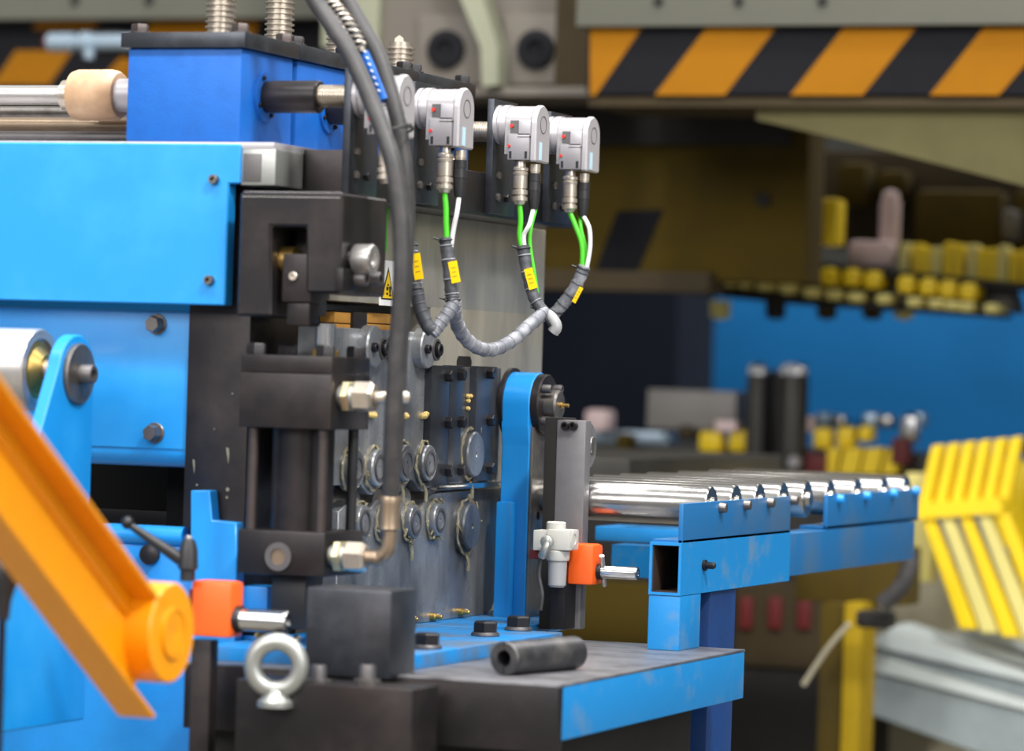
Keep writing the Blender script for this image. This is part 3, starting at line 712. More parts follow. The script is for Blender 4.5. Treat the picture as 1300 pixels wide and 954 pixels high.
for k in range(4):
    q = math.pi/4 + k*math.pi/2; MB().socket((xa1 + .011, pcy + .030*math.cos(q), pcz + .030*math.sin(q)), 'x', .0058, .012).build('bolt', 'dull_steel', fl)
MB().fb(630, 637, 645, 792, YA - .015, .06, .003).build('stiffener', 'sky_blue', t)
MB().box(xa1 - .001, xa1 + .004, pcy - ra*.8, pcy + ra, zb1, pcz - .03, .001).build('side_plate', 'worn_steel', t)
p = W(683, 655, X=xa1 + .004); MB().cyl(p, 'x', .0055, .0006, 20).build('tapped_hole', 'dark_void', t)

# rear grey arm with boss
t = thing('rear_arm', 'dull grey upright rear arm with rounded boss, right of the blue arm', 'stand', V(.05, .6, 1.062))
Yr = .58
MB().fb(692, 530, 707, 800, Yr - .018, .05).build('inner_plate', 'press_dark', t)
o = MB().fb(707, 533, 736, 800, Yr - .02, .022, .003).build('front_plate', 'arm_grey', t)
xq = W(737, 568, Y=Yr).x; p = V(W(736, 568, Y=Yr - .02).x - .0255, Yr + .017, W(742, 566, X=xq).z)
MB().lathe(p, 'x', [(0, .032), (.022, .032), (.0245, .030)], 36).build('boss', 'arm_grey', t)
MB().lathe(p + V(.0245, .014, 0), 'x', [(0, .012), (.002, .011), (.003, 0)], 24).build('boss_cap', 'worn_steel', t)
for u in (719, 729): MB().socket(W(u, 541, Y=Yr - .02), '-y', .0055, .008).build('bolt', 'dark_bolt', o)
MB().fb(700, 700, 716, 800, Yr - .06, .05, .002).build('foot_rod', 'dark_bolt', t)

# ================================================================== base, table
ZT = 1.062; ZBp = 1.0785
t = thing('base_plate', 'blue painted base plate with three large hexagon bolts', 'plate', V(0, .2, ZT))
MB().box(-.128, .12, -.089, .432, ZT, ZBp, .0012).build('plate', 'base_blue', t)
MB().prism([V(-.128, .432, ZT), V(.0, .432, ZT), V(.04, .55, ZT), V(.02, .74, ZT), V(-.128, .74, ZT)], (0, 0, ZBp - ZT), .001).build('plate_rear', 'base_blue', t)
for u, v in ((542, 824), (616, 808), (658, 801)):
    p = W(u, v, Z=ZBp)
    b_ = MB().lathe(p, 'z', [(0, .0172), (.0015, .0178), (.004, .0172), (.004, .0165), (.005, .0160)], 32).build('washer', 'dull_steel', t)
    MB().lathe(p + V(0, 0, .005), 'z', [(0, .0158), (.0115, .0158), (.0135, .0135)], 6, .25).build('bolt', 'dark_bolt', t)
p = W(516, 828, Z=ZBp); MB().torus(p + V(0, 0, .009), (.3, -1, 0), .008, .0022, 20, 8).build('wire_ring', 'dark_bolt', t)

t = thing('machine_table', 'steel-topped machine table with blue edge under the conveyor leg', 'table', V(-.1, .1, ZT - .06))
Xt = .325; Yt = .547
MB().box(-.13, Xt, -.135, Yt, ZT - .003, ZT, .0008).build('top', 'table_steel', t)
MB().box(-.13, Xt - .0005, -.12, Yt - .0005, ZT - .062, ZT - .003, .001).build('apron', 'table_blue', t)
MB().box(-.13, Xt - .0005, -.135, -.1205, ZT - .075, ZT - .0035, .001).build('front_rail', 'black_steel', t)
MB().box(-.12, Xt - .05, -.10, Yt - .06, 0, ZT - .062).build('plinth', 'press_dark', t)

# loose slotted steel sleeve on the table
t = thing('slotted_sleeve', 'loose dark steel sleeve with split end lying on the table', 'pin', W(700, 858, Z=ZT))
pa = W(639, 858, Z=ZT); rr = .0192; pb = W(757, 847, Z=ZT)
d = (pb - pa); d.z = 0; d.normalize(); 
L = .150
ca = pa + V(0, 0, rr)
def sleeve_half(q0, q1, ro, ri, m_, nm, n=18):
    a_, e_, g_ = frame(d); vs = []; fs = []
    prof_ = [(0, ri), (0, ro - .0015), (.0015, ro), (L - .003, ro), (L, ro - .003), (L, ri)]
    for t_, r_ in prof_:
        for i in range(n + 1):
            q = q0 + (q1 - q0) * i / n; vs.append(ca + a_*t_ + (e_*math.cos(q) + g_*math.sin(q))*r_)
    for k in range(len(prof_)):
        for i in range(n): fs.append((k*(n+1)+i, k*(n+1)+i+1, ((k+1) % len(prof_))*(n+1)+i+1, ((k+1) % len(prof_))*(n+1)+i))
    fs.append(tuple(k*(n+1) for k in range(len(prof_)))); fs.append(tuple(k*(n+1)+n for k in reversed(range(len(prof_)))))
    return MB()._add(vs, fs).build(nm, m_, t)
sleeve_half(R(93), R(267), rr, .0095, 'pin_steel', 'sleeve_half')
sleeve_half(R(-87), R(87), rr, .0095, 'pin_steel', 'sleeve_half')

# ================================================================== valve, orange boxes
t = thing('air_regulator', 'white pneumatic regulator valve with clear bowl beside the blue arm', 'regulator', W(706, 748, Y=.50))
Yv = .50
MB().fb(677, 673, 695, 700, Yv - .01, .03, .002).build('side_port', 'valve_white', t)
MB().fb(694, 672, 723, 700, Yv - .015, .035, .003).build('body', 'valve_white', t)
p = W(708, 712, Y=Yv); MB().lathe((p.x, Yv, W(708, 712, Y=Yv).z), 'z', [(0, .014), (.002, .015), (.012, .0155), (.014, .013)], 28).build('collar', 'valve_white', t)
MB().lathe((p.x, Yv, W(708, 746, Y=Yv).z), 'z', [(0, .009), (.003, .0115), (.034, .0122)], 28).build('bowl', 'valve_clear', t)
MB().lathe((W(706, 673, Y=Yv).x, Yv, W(706, 674, Y=Yv).z), 'z', [(0, .0125), (.010, .0125), (.0115, .011)], 28).build('knob', 'valve_white', t)
p = W(722, 685, Y=Yv); MB().lathe(p, 'x', [(0, .013), (.007, .013), (.008, .011), (.008, .007), (.004, .006), (.004, 0)], 28).build('outlet', 'valve_white', t)
MB().tube([W(696, 689, Y=Yv - .025), W(692, 698, Y=Yv - .028), W(688, 707, Y=Yv - .024)], .0055, 12, 4).build('elbow', 'galvanised', t)
MB().lathe(W(696, 688, Y=Yv - .02), '-y', [(0, .008), (.008, .008), (.010, .005)], 20).build('elbow_head', 'galvanised', t)
MB().fb(672, 698, 694, 711, Yv + .0, .012, .001).build('red_seal', 'die_red', t)
MB().tube([W(u, v, Y=Yv - .02) for u, v in ((687, 707), (684, 730), (688, 755), (686, 775))], .003, 10, 5).build('hose', 'black_rubber', t)
def orange(lab, u0, v0, u1, v1, Y, dep, pin, cross=None):
    t = thing('sensor_box', lab, 'sensor box', W((u0+u1)/2, v1, Y=Y), 'orange sensor boxes')
    a = W(u0, v0, Y=Y); b_ = W(u1, v1, Y=Y)
    MB().box(a.x, b_.x, Y, Y + dep, b_.z, a.z, .006).build('housing', 'orange_paint', t)
    xe = b_.x; pu0, pu1, pv, pr = pin
    c = W(pu0, pv, Y=Y + dep/2); Lp = W(pu1, pv, Y=Y + dep/2).x - c.x
    MB().lathe((xe - .002, Y + dep/2, c.z), 'x', [(0, pr*1.25), (.008, pr*1.2)], 24).build('gland', 'dark_bolt', t)
    MB().lathe((c.x, Y + dep/2, c.z), 'x', [(0, pr), (Lp - .002, pr), (Lp, pr*.85), (Lp, pr*.4), (Lp - .004, 0)], 28).build('steel_pin', 'chrome', t)
    MB().box(a.x - .001, a.x + .003, Y - .0006, Y + .004, b_.z + .01, a.z - .01).build('seam', 'die_red', t)
    if cross:
        q0 = W(cross[0], cross[1], Y=Y + dep/2 - .012); q1 = W(cross[2], cross[3], Y=Y + dep/2 + .012)
        MB().tube([q0, q1], .0035, 10, 0).build('cross_pin', 'bright_steel', t)
    return t
orange('small orange sensor box with cross-pinned steel rod right of the regulator', 714, 690, 752, 744, .53, .04, (755, 810, 726, .0085), (764, 706, 767, 744))
o = orange('orange sensor box with chrome rod beside the yellow lever hub', 242, 737, 292, 811, -.20, .035, (290, 366, 786, .0125))
MB().fb(243, 812, 262, 1010, -.19, .02, .002).build('stem', 'black_steel', o)

# ================================================================== black block, bolts, eye bolt
t = thing('stop_block', 'square black steel stop block standing under the hydraulic cylinder', 'block', W(440, 864, Y=-.16))
Yb_ = -.16
o = MB().fb(389, 745, 494, 864, Yb_, .075, .0035).build('block', 'blue_black_steel', t)
xr_ = W(494, 800, Y=Yb_).x
MB().cyl(W(501, 774, X=xr_), 'x', .0048, .0006, 20).build('tapped_hole', 'dark_void', t)
for u in (404, 466):
    p = W(u, 870, Y=-.20); b_ = thing('socket_bolt', 'upright grey socket bolt in front of the black block, %s one' % ('left' if u < 440 else 'right'), 'bolt', p, 'bolts before the stop block')
    MB().socket(p, 'z', .0092, .022).build('head', 'dull_steel', b_)
    MB().lathe(p + V(0, 0, .001), 'z', [(0, .015), (.005, .015)], 24).build('washer', 'worn_steel', b_)
tag(MB().fb(300, 862, 520, 1000, -.235, .075, .002).build('support_ledge', 'black_steel'), 'dark steel ledge carrying the eye bolt and stop block', 'ledge')
t = thing('eye_bolt', 'galvanised lifting eye bolt standing before the orange sensor box', 'eye bolt', W(351, 872, Y=-.22))
pc_ = W(351, 846, Y=-.24)
MB().torus(pc_, (.25, -1, .0), .0265, .0098, 40, 16).build('ring', 'galvanised', t)
MB().lathe(V(pc_.x, pc_.y, pc_.z - .045), 'z', [(0, .02), (.006, .02), (.014, .012), (.02, .010)], 24).build('shank', 'galvanised', t)

# ================================================================== clamp lever
t = thing('clamp_lever', 'black clamp lever with ball end above the orange sensor box', 'lever', W(238, 735, Y=-.22))
p = W(238, 738, Y=-.21); zt2 = W(238, 684, Y=-.21).z
MB().lathe(p, 'z', [(0, .0085), (.012, .0085), (.014, .0115), (.035, .0105), (zt2 - p.z - .002, .0075), (zt2 - p.z, .004)], 24).build('hub', 'black_plastic', t)
MB().tube([W(232, 712, Y=-.21), W(200, 691, Y=-.225), W(165, 667, Y=-.24)], .0052, 12, 4, rf=lambda f: 1.5 - .7*f).build('arm', 'black_plastic', t)
c = W(162, 664, Y=-.24); MB().lathe(c + V(0, 0, -.0075), 'z', [(.0075 - .0075*math.cos(q), .0075*math.sin(q)) for q in [math.pi*i/10 for i in range(11)]], 20).build('ball', 'dark_bolt', t)
MB().lathe((p.x, p.y, zt2 - .001), 'z', [(0, .004), (.003, .004), (.004, .0028)], 16).build('screw_tip', 'bright_steel', t)

# ================================================================== yellow lever arm
Ya = -.50
ph = W(219, 804, Y=Ya); Xh = ph.x
t = thing('lever_arm', 'big blurred yellow channel-section lever arm with round hub', 'lever arm', V(Xh, Ya, 1.0))
rh = .052
MB().lathe((Xh - .055, Ya, ph.z), 'x', [(0, rh - .002), (.002, rh), (.053, rh), (.055, rh - .002)], 48).build('hub', 'yellow_paint', t)
MB().ring((Xh - .001, Ya, ph.z), 'x', .0235, .0265, .0045, 36).build('hub_ring', 'yellow_paint', t)
MB().lathe((Xh, Ya, ph.z), 'x', [(0, .0235), (.0025, .0225), (.0025, .003), (.0015, 0)], 32).build('hub_cap', 'yellow_paint', t)
Xw = Xh - .03
top = [(-60, 452), (47, 598), (187, 788)]; bot = [(165, 905), (20, 718), (-60, 610)]
Pw = [W(u, v, X=Xw) for u, v in top + bot]
MB().prism(Pw, (-.012, 0, 0)).build('web', 'yellow_paint', t)
def flange(pts, nrm, wd):
    P = [W(u, v, X=Xw) for u, v in pts]; d_ = (P[-1] - P[0]).normalized(); n_ = V(1, 0, 0).cross(d_).normalized()
    if n_.z < 0: n_ = -n_
    n_ = n_ * nrm
    q = [P[0] - V(.012, 0, 0), P[-1] - V(.012, 0, 0), P[-1] + V(wd, 0, 0), P[0] + V(wd, 0, 0)]
    MB().prism(q, n_ * .006, .0015).build('flange', 'yellow_paint', t)
flange([(-60, 452), (187, 788)], 1, .030)
flange([(165, 905), (-60, 610)], -1, .030)
MB().tube([W(u, v, X=Xw + .002) for u, v in ((-60, 478), (60, 640), (170, 790))], .003, 8, 3).build('weld_line', 'yellow_paint', t)
t = thing('clamp_knob', 'black clamp knob at the left edge in front of the yellow arm', 'screw', W(8, 790, Y=-.62))  # black plastic knob on its stud
pk = W(6, 725, Y=-.62)
MB().lathe(pk + V(0, 0, -.05), 'z', [(0, .006), (.02, .008), (.035, .0125), (.048, .016), (.058, .0135), (.063, .006), (.064, 0)], 24).build('grip', 'black_plastic', t)
MB().cyl(pk + V(-.001, 0, -.2), 'z', .004, .16, 12).build('stud', 'dark_bolt', t)

# ================================================================== pinch roller at the left with its blue bracket
Yq = -.10
t = thing('pinch_roller', 'polished steel pinch roller at the left edge with brass bearing end', 'roller', W(20, 520, Y=Yq))
p = W(52, 470, Y=Yq); rr_ = .0485
MB().lathe((p.x - .3, Yq, p.z), 'x', [(0, rr_), (.297, rr_), (.300, rr_ - .002), (.300, rr_*.76), (.296, rr_*.74), (.296, 0)], 48).build('drum', 'bright_steel', t)
MB().lathe((p.x - .006, Yq, p.z), 'x', [(0, .034), (.003, .034), (.004, .028), (.014, .018)], 32).build('bearing_cap', 'brass', t)
MB().cyl((p.x, Yq, p.z), 'x', .012, .05, 24).build('axle', 'bright_steel', t)
t = thing('roller_bracket', 'sky-blue plate bracket holding the pinch roller, with bolt and washer', 'bracket', W(80, 800, Y=Yq))
Xs = W(100, 475, Y=Yq).x; thk = .016
cc = W(98, 475, X=Xs)
arc = [V(Xs, cc.y + .046*math.cos(q), cc.z + .046*math.sin(q)) for q in [R(168 - i*12) for i in range(13)]]
left = [W(44, 575, X=Xs), W(-90, 1010, X=Xs)]
poly = arc + [V(Xs, arc[-1].y + .004, .98), V(Xs, left[1].y, .98), V(Xs, left[1].y, left[1].z), left[0]]
MB().prism(poly, (-thk, 0, 0), .002).build('plate', 'sky_blue', t)
MB().lathe((Xs, cc.y, cc.z), 'x', [(0, .036), (.004, .036), (.006, .034), (.006, 0)], 36).build('washer', 'worn_steel', t)
MB().lathe((Xs + .004, cc.y, cc.z), 'x', [(0, .0115), (.016, .0115), (.018, .0105), (.018, .006), (.008, .0055), (.008, 0)], 24).build('bolt', 'dull_steel', t)

# ================================================================== roller conveyor
XC0 = .226; XC1 = .268; YC0 = .45
t = thing('roller_conveyor_frame', 'blue square-tube conveyor frame with bolted roller plates and legs', 'conveyor frame', V(.25, .5, ZT))
ztub = W(842, 689, Y=YC0).z; zbub = W(842, 756, Y=YC0).z
ye = W(1161, 680, X=XC1).y
def hollow(x0, x1, y0, y1, z0, z1, th, nm, m, par):
    g = MB()
    g.box(x0, x1, y0, y1, z1 - th, z1); g.box(x0, x1, y0, y1, z0, z0 + th); g.box(x0, x0 + th, y0, y1, z0 + th, z1 - th); g.box(x1 - th, x1, y0, y1, z0 + th, z1 - th)
    g.box(x0 + th, x1 - th, y0 + .12, y0 + .122, z0 + th, z1 - th)
    return g.build(nm, m, par, smooth=0)
ymid = W(1003, 700, X=XC1).y
hollow(XC0, XC1, YC0, ymid, zbub, ztub, .0035, 'side_tube', 'table_blue', t)
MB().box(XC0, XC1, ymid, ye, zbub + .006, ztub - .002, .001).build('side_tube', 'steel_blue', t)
hollow(XC0 + .0036, XC1 - .0036, YC0 + .003, YC0 + .14, zbub + .0036, ztub - .0036, .001, 'tube_liner', 'rust', t)
# legs
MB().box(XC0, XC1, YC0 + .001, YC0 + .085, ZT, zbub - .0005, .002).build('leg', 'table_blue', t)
MB().box(XC0 - .0, XC1 - .004, W(905, 790, X=XC1).y, W(937, 790, X=XC1).y, .0, zbub, .002).build('leg', 'shaded_leg_blue', t)
# cross members
MB().box(.0, XC0, .95, 1.0, W(790, 733, Y=.95).z, W(790, 692, Y=.95).z, .001).build('cross_tube', 'table_blue', t)
MB().box(-.05, XC0, 1.02, 1.12, W(790, 688, Y=1.02).z, W(790, 670, Y=1.02).z, .001).build('cross_tube', 'sky_blue', t)
p = W(893, 718, X=XC1); MB().lathe(p, 'x', [(0, .007), (.004, .007), (.004, .0045), (.014, .0045), (.016, .003)], 16).build('bolt', 'dark_bolt', t)
# roller plates
def plate(u0, u1, vt0, vb, X, m, bolts, bm, bname):
    a = W(u0, vt0, X=X); y1 = W(u1, vt0, X=X).y
    o = MB().box(X - .006, X, a.y, y1, ztub - .001, a.z, .0008).build('roller_plate', m, t)
    MB().box(X - .04, X, a.y, y1, ztub - .001, ztub + .003).build('plate_foot', m, o)
    for u, v in bolts: MB().lathe(W(u, v, X=X), 'x', [(0, .0068), (.003, .0068), (.009, .006), (.010, .003)], 16).build('bolt', bm, o)
    return a
b1 = ((914, 645), (945, 641.5), (975, 638.5), (1005, 635.5)); b2 = ((1064, 634), (1098, 630), (1132, 626.5), (1160, 623.5))
XCp = XC1 - .002
plate(868, 1004, 640, 689, XCp, 'steel_blue', b1, 'bolt_steel', 'a')
plate(1051, 1167, 629, 672, XCp, 'steel_blue', b2, 'sky_blue', 'b')
yr = [W(u, v, X=XCp).y for u, v in (b1 + ((1035, 635),) + b2)]
zr_ = W(914, 644, X=XCp).z + .001
ordn = ['first', 'second', 'third', 'fourth', 'fifth', 'sixth', 'seventh', 'eighth', 'ninth']
for i, y in enumerate(yr):
    dy = .0
    tr = thing('conveyor_roller', 'polished steel conveyor roller, %s from the machine end' % ordn[i], 'roller', V(0, y, zr_ - .024), 'conveyor rollers')
    pit = min([abs(y - q) for q in yr if q != y]); r = min(.0262, pit * .42) if i else .0262
    XS = .035 if i == 0 else -.02; LL = XCp - XS
    MB().lathe((XS, y, zr_), 'x', [(0, r), (LL - .014, r), (LL - .011, r - .002), (LL - .011, .012), (LL - .006, .010)], 36).build('drum', 'roller_steel', tr)
# far black bed behind the rollers
t = thing('press_bolster', 'dark flat bolster bed beyond the conveyor rollers', 'bed', V(-.6, ye + .5, 0))
MB().box(-1.6, W(992, 600, Y=ye + .9).x, ye + .06, ye + .9, 1.2, 1.272, .004).build('slab', 'die_dark', t)
MB().box(-1.6, -.75, ye + .1, ye + .86, 0, 1.2, .004).build('pedestal', 'press_dark', t)

# ================================================================== press in the background
def fpoly(m, pts, Y, dy): return m.prism([W(u, v, Y=Y) for u, v in pts], (0, dy, 0))
YS = 2.4
t = thing('press_crosshead', 'grey press crosshead beam with black and yellow hazard stripes', 'press beam', W(1000, 125, Y=YS))
MB().fb(747, -500, 2300, 26, YS - .02, .6, .004).build('upper_beam', 'press_grey', t)
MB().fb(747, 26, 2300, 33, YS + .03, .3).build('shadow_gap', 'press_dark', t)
MB().fb(747, 32, 2300, 122, YS, .3, .0).build('stripe_board', 'hazard_black', t)
for (a, b, c, d) in ((749, 815, 756, 749), (897, 985, 920, 831), (1071, 1163, 1095, 1003), (1249, 1342, 1268, 1180), (1425, 1517, 1442, 1354), (1602, 1694, 1619, 1531), (1779, 1871, 1796, 1708), (1956, 2048, 1973, 1885), (2133, 2225, 2150, 2062)):
    MB().prism([W(u, v, Y=YS - .002) for u, v in ((a, 35), (b, 35), (c, 121), (d, 121))], (0, .0025, 0)).build('hazard_stripe', 'hazard_yellow', t)
for u in (836, 938, 1044):
    MB().cyl(W(u, 1, Y=YS - .022), '-y', .009, .004, 16).build('bolt', 'press_dark', t)
MB().fb(747, 122, 2300, 140, YS + .01, .25).build('bottom_lip', 'press_brown', t)
# front-facing plate added to stand for the beam's lit underside, pale olive
fp = MB(); fpoly(fp, ((960, 124), (2300, 124), (2300, 300), (1560, 300), (1300, 236), (1080, 180), (960, 152)), YS + .03, .04); fp.build('underside_plate', 'lit_underside_olive', t)

t = thing('press_side_frame', 'taupe press side frame with two round dark bores', 'press frame', W(640, 125, Y=2.6))
MB().fb(440, -500, 748, 120, 2.6, .5, .004).build('plate', 'press_taupe', t)
for u in (571, 685):
    p = W(u, 64, Y=2.6)
    MB().fb(u - 46 if u > 600 else u - 40, 18, u + 42, 108, 2.585, .02, .006).build('boss_plate', 'press_taupe', t)
    MB().lathe(p + V(0, -.014, 0), '-y', [(0, .037), (.012, .037), (.014, .034), (.014, .018), (.004, .016), (.004, 0)], 32).build('bore', 'bore_black', t)
fp = MB(); fpoly(fp, ((480, -400), (492, -400), (632, 60), (632, 108), (612, 110), (610, 60), (560, -60)), 2.52, .05); fp.build('diagonal_brace', 'press_pale', t)
MB().fb(425, -500, 480, 60, 2.58, .04).build('pale_rib', 'press_pale', t)
MB().fb(440, 110, 748, 122, 2.55, .06).build('sill', 'press_taupe', t)
MB().fb(722, -500, 748, 118, 2.56, .08).build('corner_rail', 'press_brown', t)

t = thing('press_left_beam', 'grey press beam with hazard stripes behind the beige coupling', 'press beam', W(130, 110, Y=3.0))
MB().fb(-1200, -500, 440, 22, 2.95, .4).build('upper_beam', 'press_grey', t)
MB().fb(-1200, 22, 440, 118, 3.0, .4).build('stripe_board', 'hazard_black', t)
for pts in (((20, 64), (92, 64), (62, 108), (-10, 108)), ((45, 25), (128, 25), (118, 37), (42, 37)), ((195, 26), (330, 26), (300, 110), (120, 110)), ((-150, 64), (-70, 64), (-100, 108), (-180, 108))):
    MB().prism([W(u, v, Y=2.998) for u, v in pts], (0, .003, 0)).build('hazard_stripe', 'hazard_yellow', t)
MB().fb(-1200, 118, 440, 330, 3.1, .2).build('lower_panel', 'press_brown', t)
for u in (96, 190): MB().cyl(W(u, 0, Y=2.95), '-y', .01, .006, 16).build('bolt', 'press_dark', t)
t = thing('pneumatic_cylinder', 'blurred pale metal cylinder behind the screw jack', 'cylinder', W(110, 70, Y=2.7))
p = W(62, 54, Y=2.7); q = W(175, 58, Y=2.7)
MB().lathe(p, 'x', [(0, .016), (.003, .019), (.058, .019), (.06, .013), (.075, .013), (.076, .021), (.092, .021), (.093, .0165), (.19, .0165)], 28).build('body', 'silver_blue', t)
MB().lathe(W(113, 62, Y=2.68), '-z', [(0, .012), (.02, .011), (.022, .0)], 16).build('port', 'silver_blue', t)
MB().fb(120, 40, 150, 66, 2.72, .23).build('mount', 'press_dark', t)
MB().lathe(W(60, 54, Y=2.7), 'x', [(-.003, .014), (.002, .015)], 16).build('end_cap', 'die_red', t)

t = thing('press_ram', 'dark olive press ram block with one black slanted stripe', 'press ram', W(850, 370, Y=2.9))
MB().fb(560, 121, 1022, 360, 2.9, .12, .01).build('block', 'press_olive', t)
MB().prism([W(u, v, Y=2.897) for u, v in ((784, 268), (842, 266), (806, 352), (752, 352))], (0, .004, 0)).build('stripe', 'hazard_black', t)
MB().fb(600, 340, 900, 372, 2.86, .1).build('lower_rail', 'press_brown', t)
MB().cyl(W(970, 254, Y=2.9), '-y', .014, .01, 20).build('plug', 'press_dark', t)
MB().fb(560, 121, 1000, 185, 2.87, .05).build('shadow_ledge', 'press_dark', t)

t = thing('upper_die', 'dark upper die with yellow spring blocks under the press', 'die', W(1150, 380, Y=3.4))
MB().fb(1022, 190, 2300, 330, 3.6, .5, .01).build('body', 'press_brown', t)
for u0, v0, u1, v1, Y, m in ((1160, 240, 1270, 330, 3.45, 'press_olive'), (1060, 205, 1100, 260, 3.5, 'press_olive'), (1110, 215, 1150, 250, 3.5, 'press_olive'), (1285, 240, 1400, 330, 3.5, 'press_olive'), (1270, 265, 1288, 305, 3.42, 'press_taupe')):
    MB().fb(u0, v0, u1, v1, Y, .1, .02).build('block', m, t)
MB().fb(1027, 254, 1040, 312, 3.06, .05, .01).build('bright_post', 'encoder_light', t)
MB().fb(1040, 252, 1063, 312, 3.07, .06, .01).build('yellow_post', 'die_yellow', t)
MB().lathe(W(1129, 310, Y=3.3), 'z', [(0, .02), (.08, .021), (.105, .015), (.11, .0)], 20).build('guide_pin', 'die_pink', t)
MB().fb(1075, 305, 1132, 340, 3.25, .05, .015).build('pink_pad', 'die_pink', t)
for i in range(19):
    u = 1142 + i*14 + random.uniform(-2, 2); h = random.uniform(-6, 4)
    MB().fb(u, 308 + (u - 1142)*.07 + h, u + 12, 352 + (u - 1142)*.10, 3.28, .05, .008).build('spring_block', 'die_yellow' if i % 3 else 'die_pale', t)
# plate edge running back with yellow pads in two rows
px = [(905, 352, 334), (935, 352, 337), (965, 350, 338)]
MB().prism([W(u, v, Y=3.2) for u, v in ((870, 352), (1010, 330), (1320, 362), (1320, 372), (1000, 340), (900, 360))], (0, .1, 0)).build('plate_edge', 'press_dark', t)
MB().prism([W(u, v, Y=3.26) for u, v in ((880, 345), (1010, 334), (1280, 358), (1290, 398), (1000, 378), (880, 368))], (0, .08, 0)).build('pad_backing', 'die_dark', t)
def prow(u0, u1, n, v0, v1, h, w_, Y, nm, m1, m2):
    for i in range(n):
        f = i / (n - 1); u = u0 + (u1 - u0)*f; v = v0 + (v1 - v0)*f
        MB().fb(u - w_/2, v - h/2, u + w_/2, v + h/2, Y, .03, .01).build(nm, m1 if random.random() < .6 else m2, t)
for u, v in ((991, 344), (1019, 347), (1051, 352), (1080, 353), (1107, 356), (1149, 362), (1177, 365), (1202, 368), (1228, 371)):
    MB().fb(u - 11, v - 12, u + 11, v + 11, 3.18, .08, .012).build('spring_pad', 'die_yellow', t)
for u, v in ((902, 356), (922, 357), (943, 359), (969, 362), (998, 366), (1029, 371), (1057, 374), (1085, 377), (1121, 379), (1160, 383), (1187, 385), (1207, 387), (1226, 389), (1258, 391)):
    w_ = 7 if u < 960 else 10
    MB().fb(u - w_, v - 6, u + w_, v + 7, 3.17, .08, .008).build('spring_pad', 'die_pale', t)
MB().prism([W(u, v, Y=3.2) for u, v in ((880, 368), (1010, 376), (1270, 398), (1270, 404), (1000, 386), (880, 374))], (0, .1, 0)).build('plate_edge', 'press_dark', t)
for u, m in ((915, 'die_pale'), (985, 'press_dark'), (1050, 'press_brown'), (1108, 'press_olive'), (1148, 'die_pale')):
    MB().lathe(W(u, 382, Y=3.3), '-z', [(0, .022), (.035, .02), (.04, .0)], 16).build('stub', m, t)

tag(MB().fb(-900, 322, 2500, 1260, 5.6, .3).build('press_bed_wall', 'blue_far'), 'large blurred blue press wall across the background', 'wall panel')
tag(MB().fb(560, 355, 835, 1250, 4.9, .3).build('shaded_housing', 'housing_shade_blue'), 'blue housing left in the background, darkened by painted-in shade', 'housing')

t = thing('press_upright', 'grey press upright column far right beyond the hazard stripes', 'press frame', W(2330, 900, Y=YS + .1))
a = W(2240, 0, Y=YS + .05); MB().box(a.x + .002, a.x + .5, YS + .32, YS + 1.0, 0, 3.0, .01).build('column', 'press_grey', t)
MB().box(a.x - .02, a.x + .52, YS + .3, YS + 1.02, 0, .1, .01).build('foot', 'press_dark', t)
# lower die
t = thing('lower_die', 'blurred lower die with yellow pads on the bolster', 'die', W(900, 600, Y=3.3))
YD = 3.4
MB().fb(660, 560, 1190, 640, YD, .6).build('base', 'die_dark', t)
MB().fb(822, 494, 934, 548, YD - .05, .08, .004).build('steel_block', 'die_grey', t)
for u0, v0, u1, v1, m in ((886, 547, 915, 575, 'die_yellow'), (924, 546, 957, 575, 'die_yellow'), (905, 576, 936, 598, 'die_yellow'), (942, 573, 965, 597, 'die_yellow'), (780, 550, 800, 572, 'press_olive'), (858, 540, 880, 558, 'press_brown'),
                           (1031, 543, 1054, 571, 'die_yellow'), (1061, 541, 1083, 570, 'die_yellow'), (1088, 540, 1106, 562, 'die_yellow')):
    MB().fb(u0, v0, u1, v1, YD - .07, .05, .012).build('yellow_pad', m, t)
for u0, u1 in ((1047, 1064), (1068, 1092), (1095, 1118), (1122, 1140)):
    MB().prism([W(u, v, Y=YD - .09) for u, v in ((u0 + 4, 570), (u1 + 3, 568), (u1 - 4, 602), (u0 - 3, 602))], (0, .04, 0)).build('yellow_pad', 'die_yellow', t)
MB().fb(1022, 576, 1048, 602, YD - .1, .04).build('red_block', 'die_red', t)
MB().fb(1132, 556, 1152, 590, YD - .1, .04).build('red_block', 'die_red', t)
MB().fb(908, 534, 934, 548, YD - .09, .04).build('red_block', 'die_pink', t)
MB().fb(1014, 528, 1028, 548, YD - .09, .04).build('red_block', 'die_pink', t)
p = W(1008, 585, Y=YD - .12); MB().lathe(p + V(0, 0, -.012), 'z', [(0, .014), (.014, .015), (.022, .008), (.024, 0)], 16).build('cap_nut', 'encoder_light', t)
MB().fb(860, 596, 985, 604, YD - .1, .05).build('edge_strip', 'die_steel', t)
for x_ in range(7):
    MB().fb(1034 + x_*20, 524 + (x_ % 3)*3, 1052 + x_*20, 544, YD + .1, .05, .01).build('back_block', ['silver_blue', 'die_steel', 'blue_far'][x_ % 3], t)
p = W(1155, 556, Y=YD - .02); MB().lathe(p + V(0, 0, -.01), 'z', [(0, .02), (.03, .022), (.05, .02), (.058, .01), (.06, 0)], 20).build('steel_dome', 'chrome', t)
MB().fb(742, 520, 770, 548, YD - .02, .06, .01).build('pink_block', 'die_pink', t)
MB().fb(725, 545, 850, 565, YD + .05, .06).build('ledge', 'silver_blue', t)
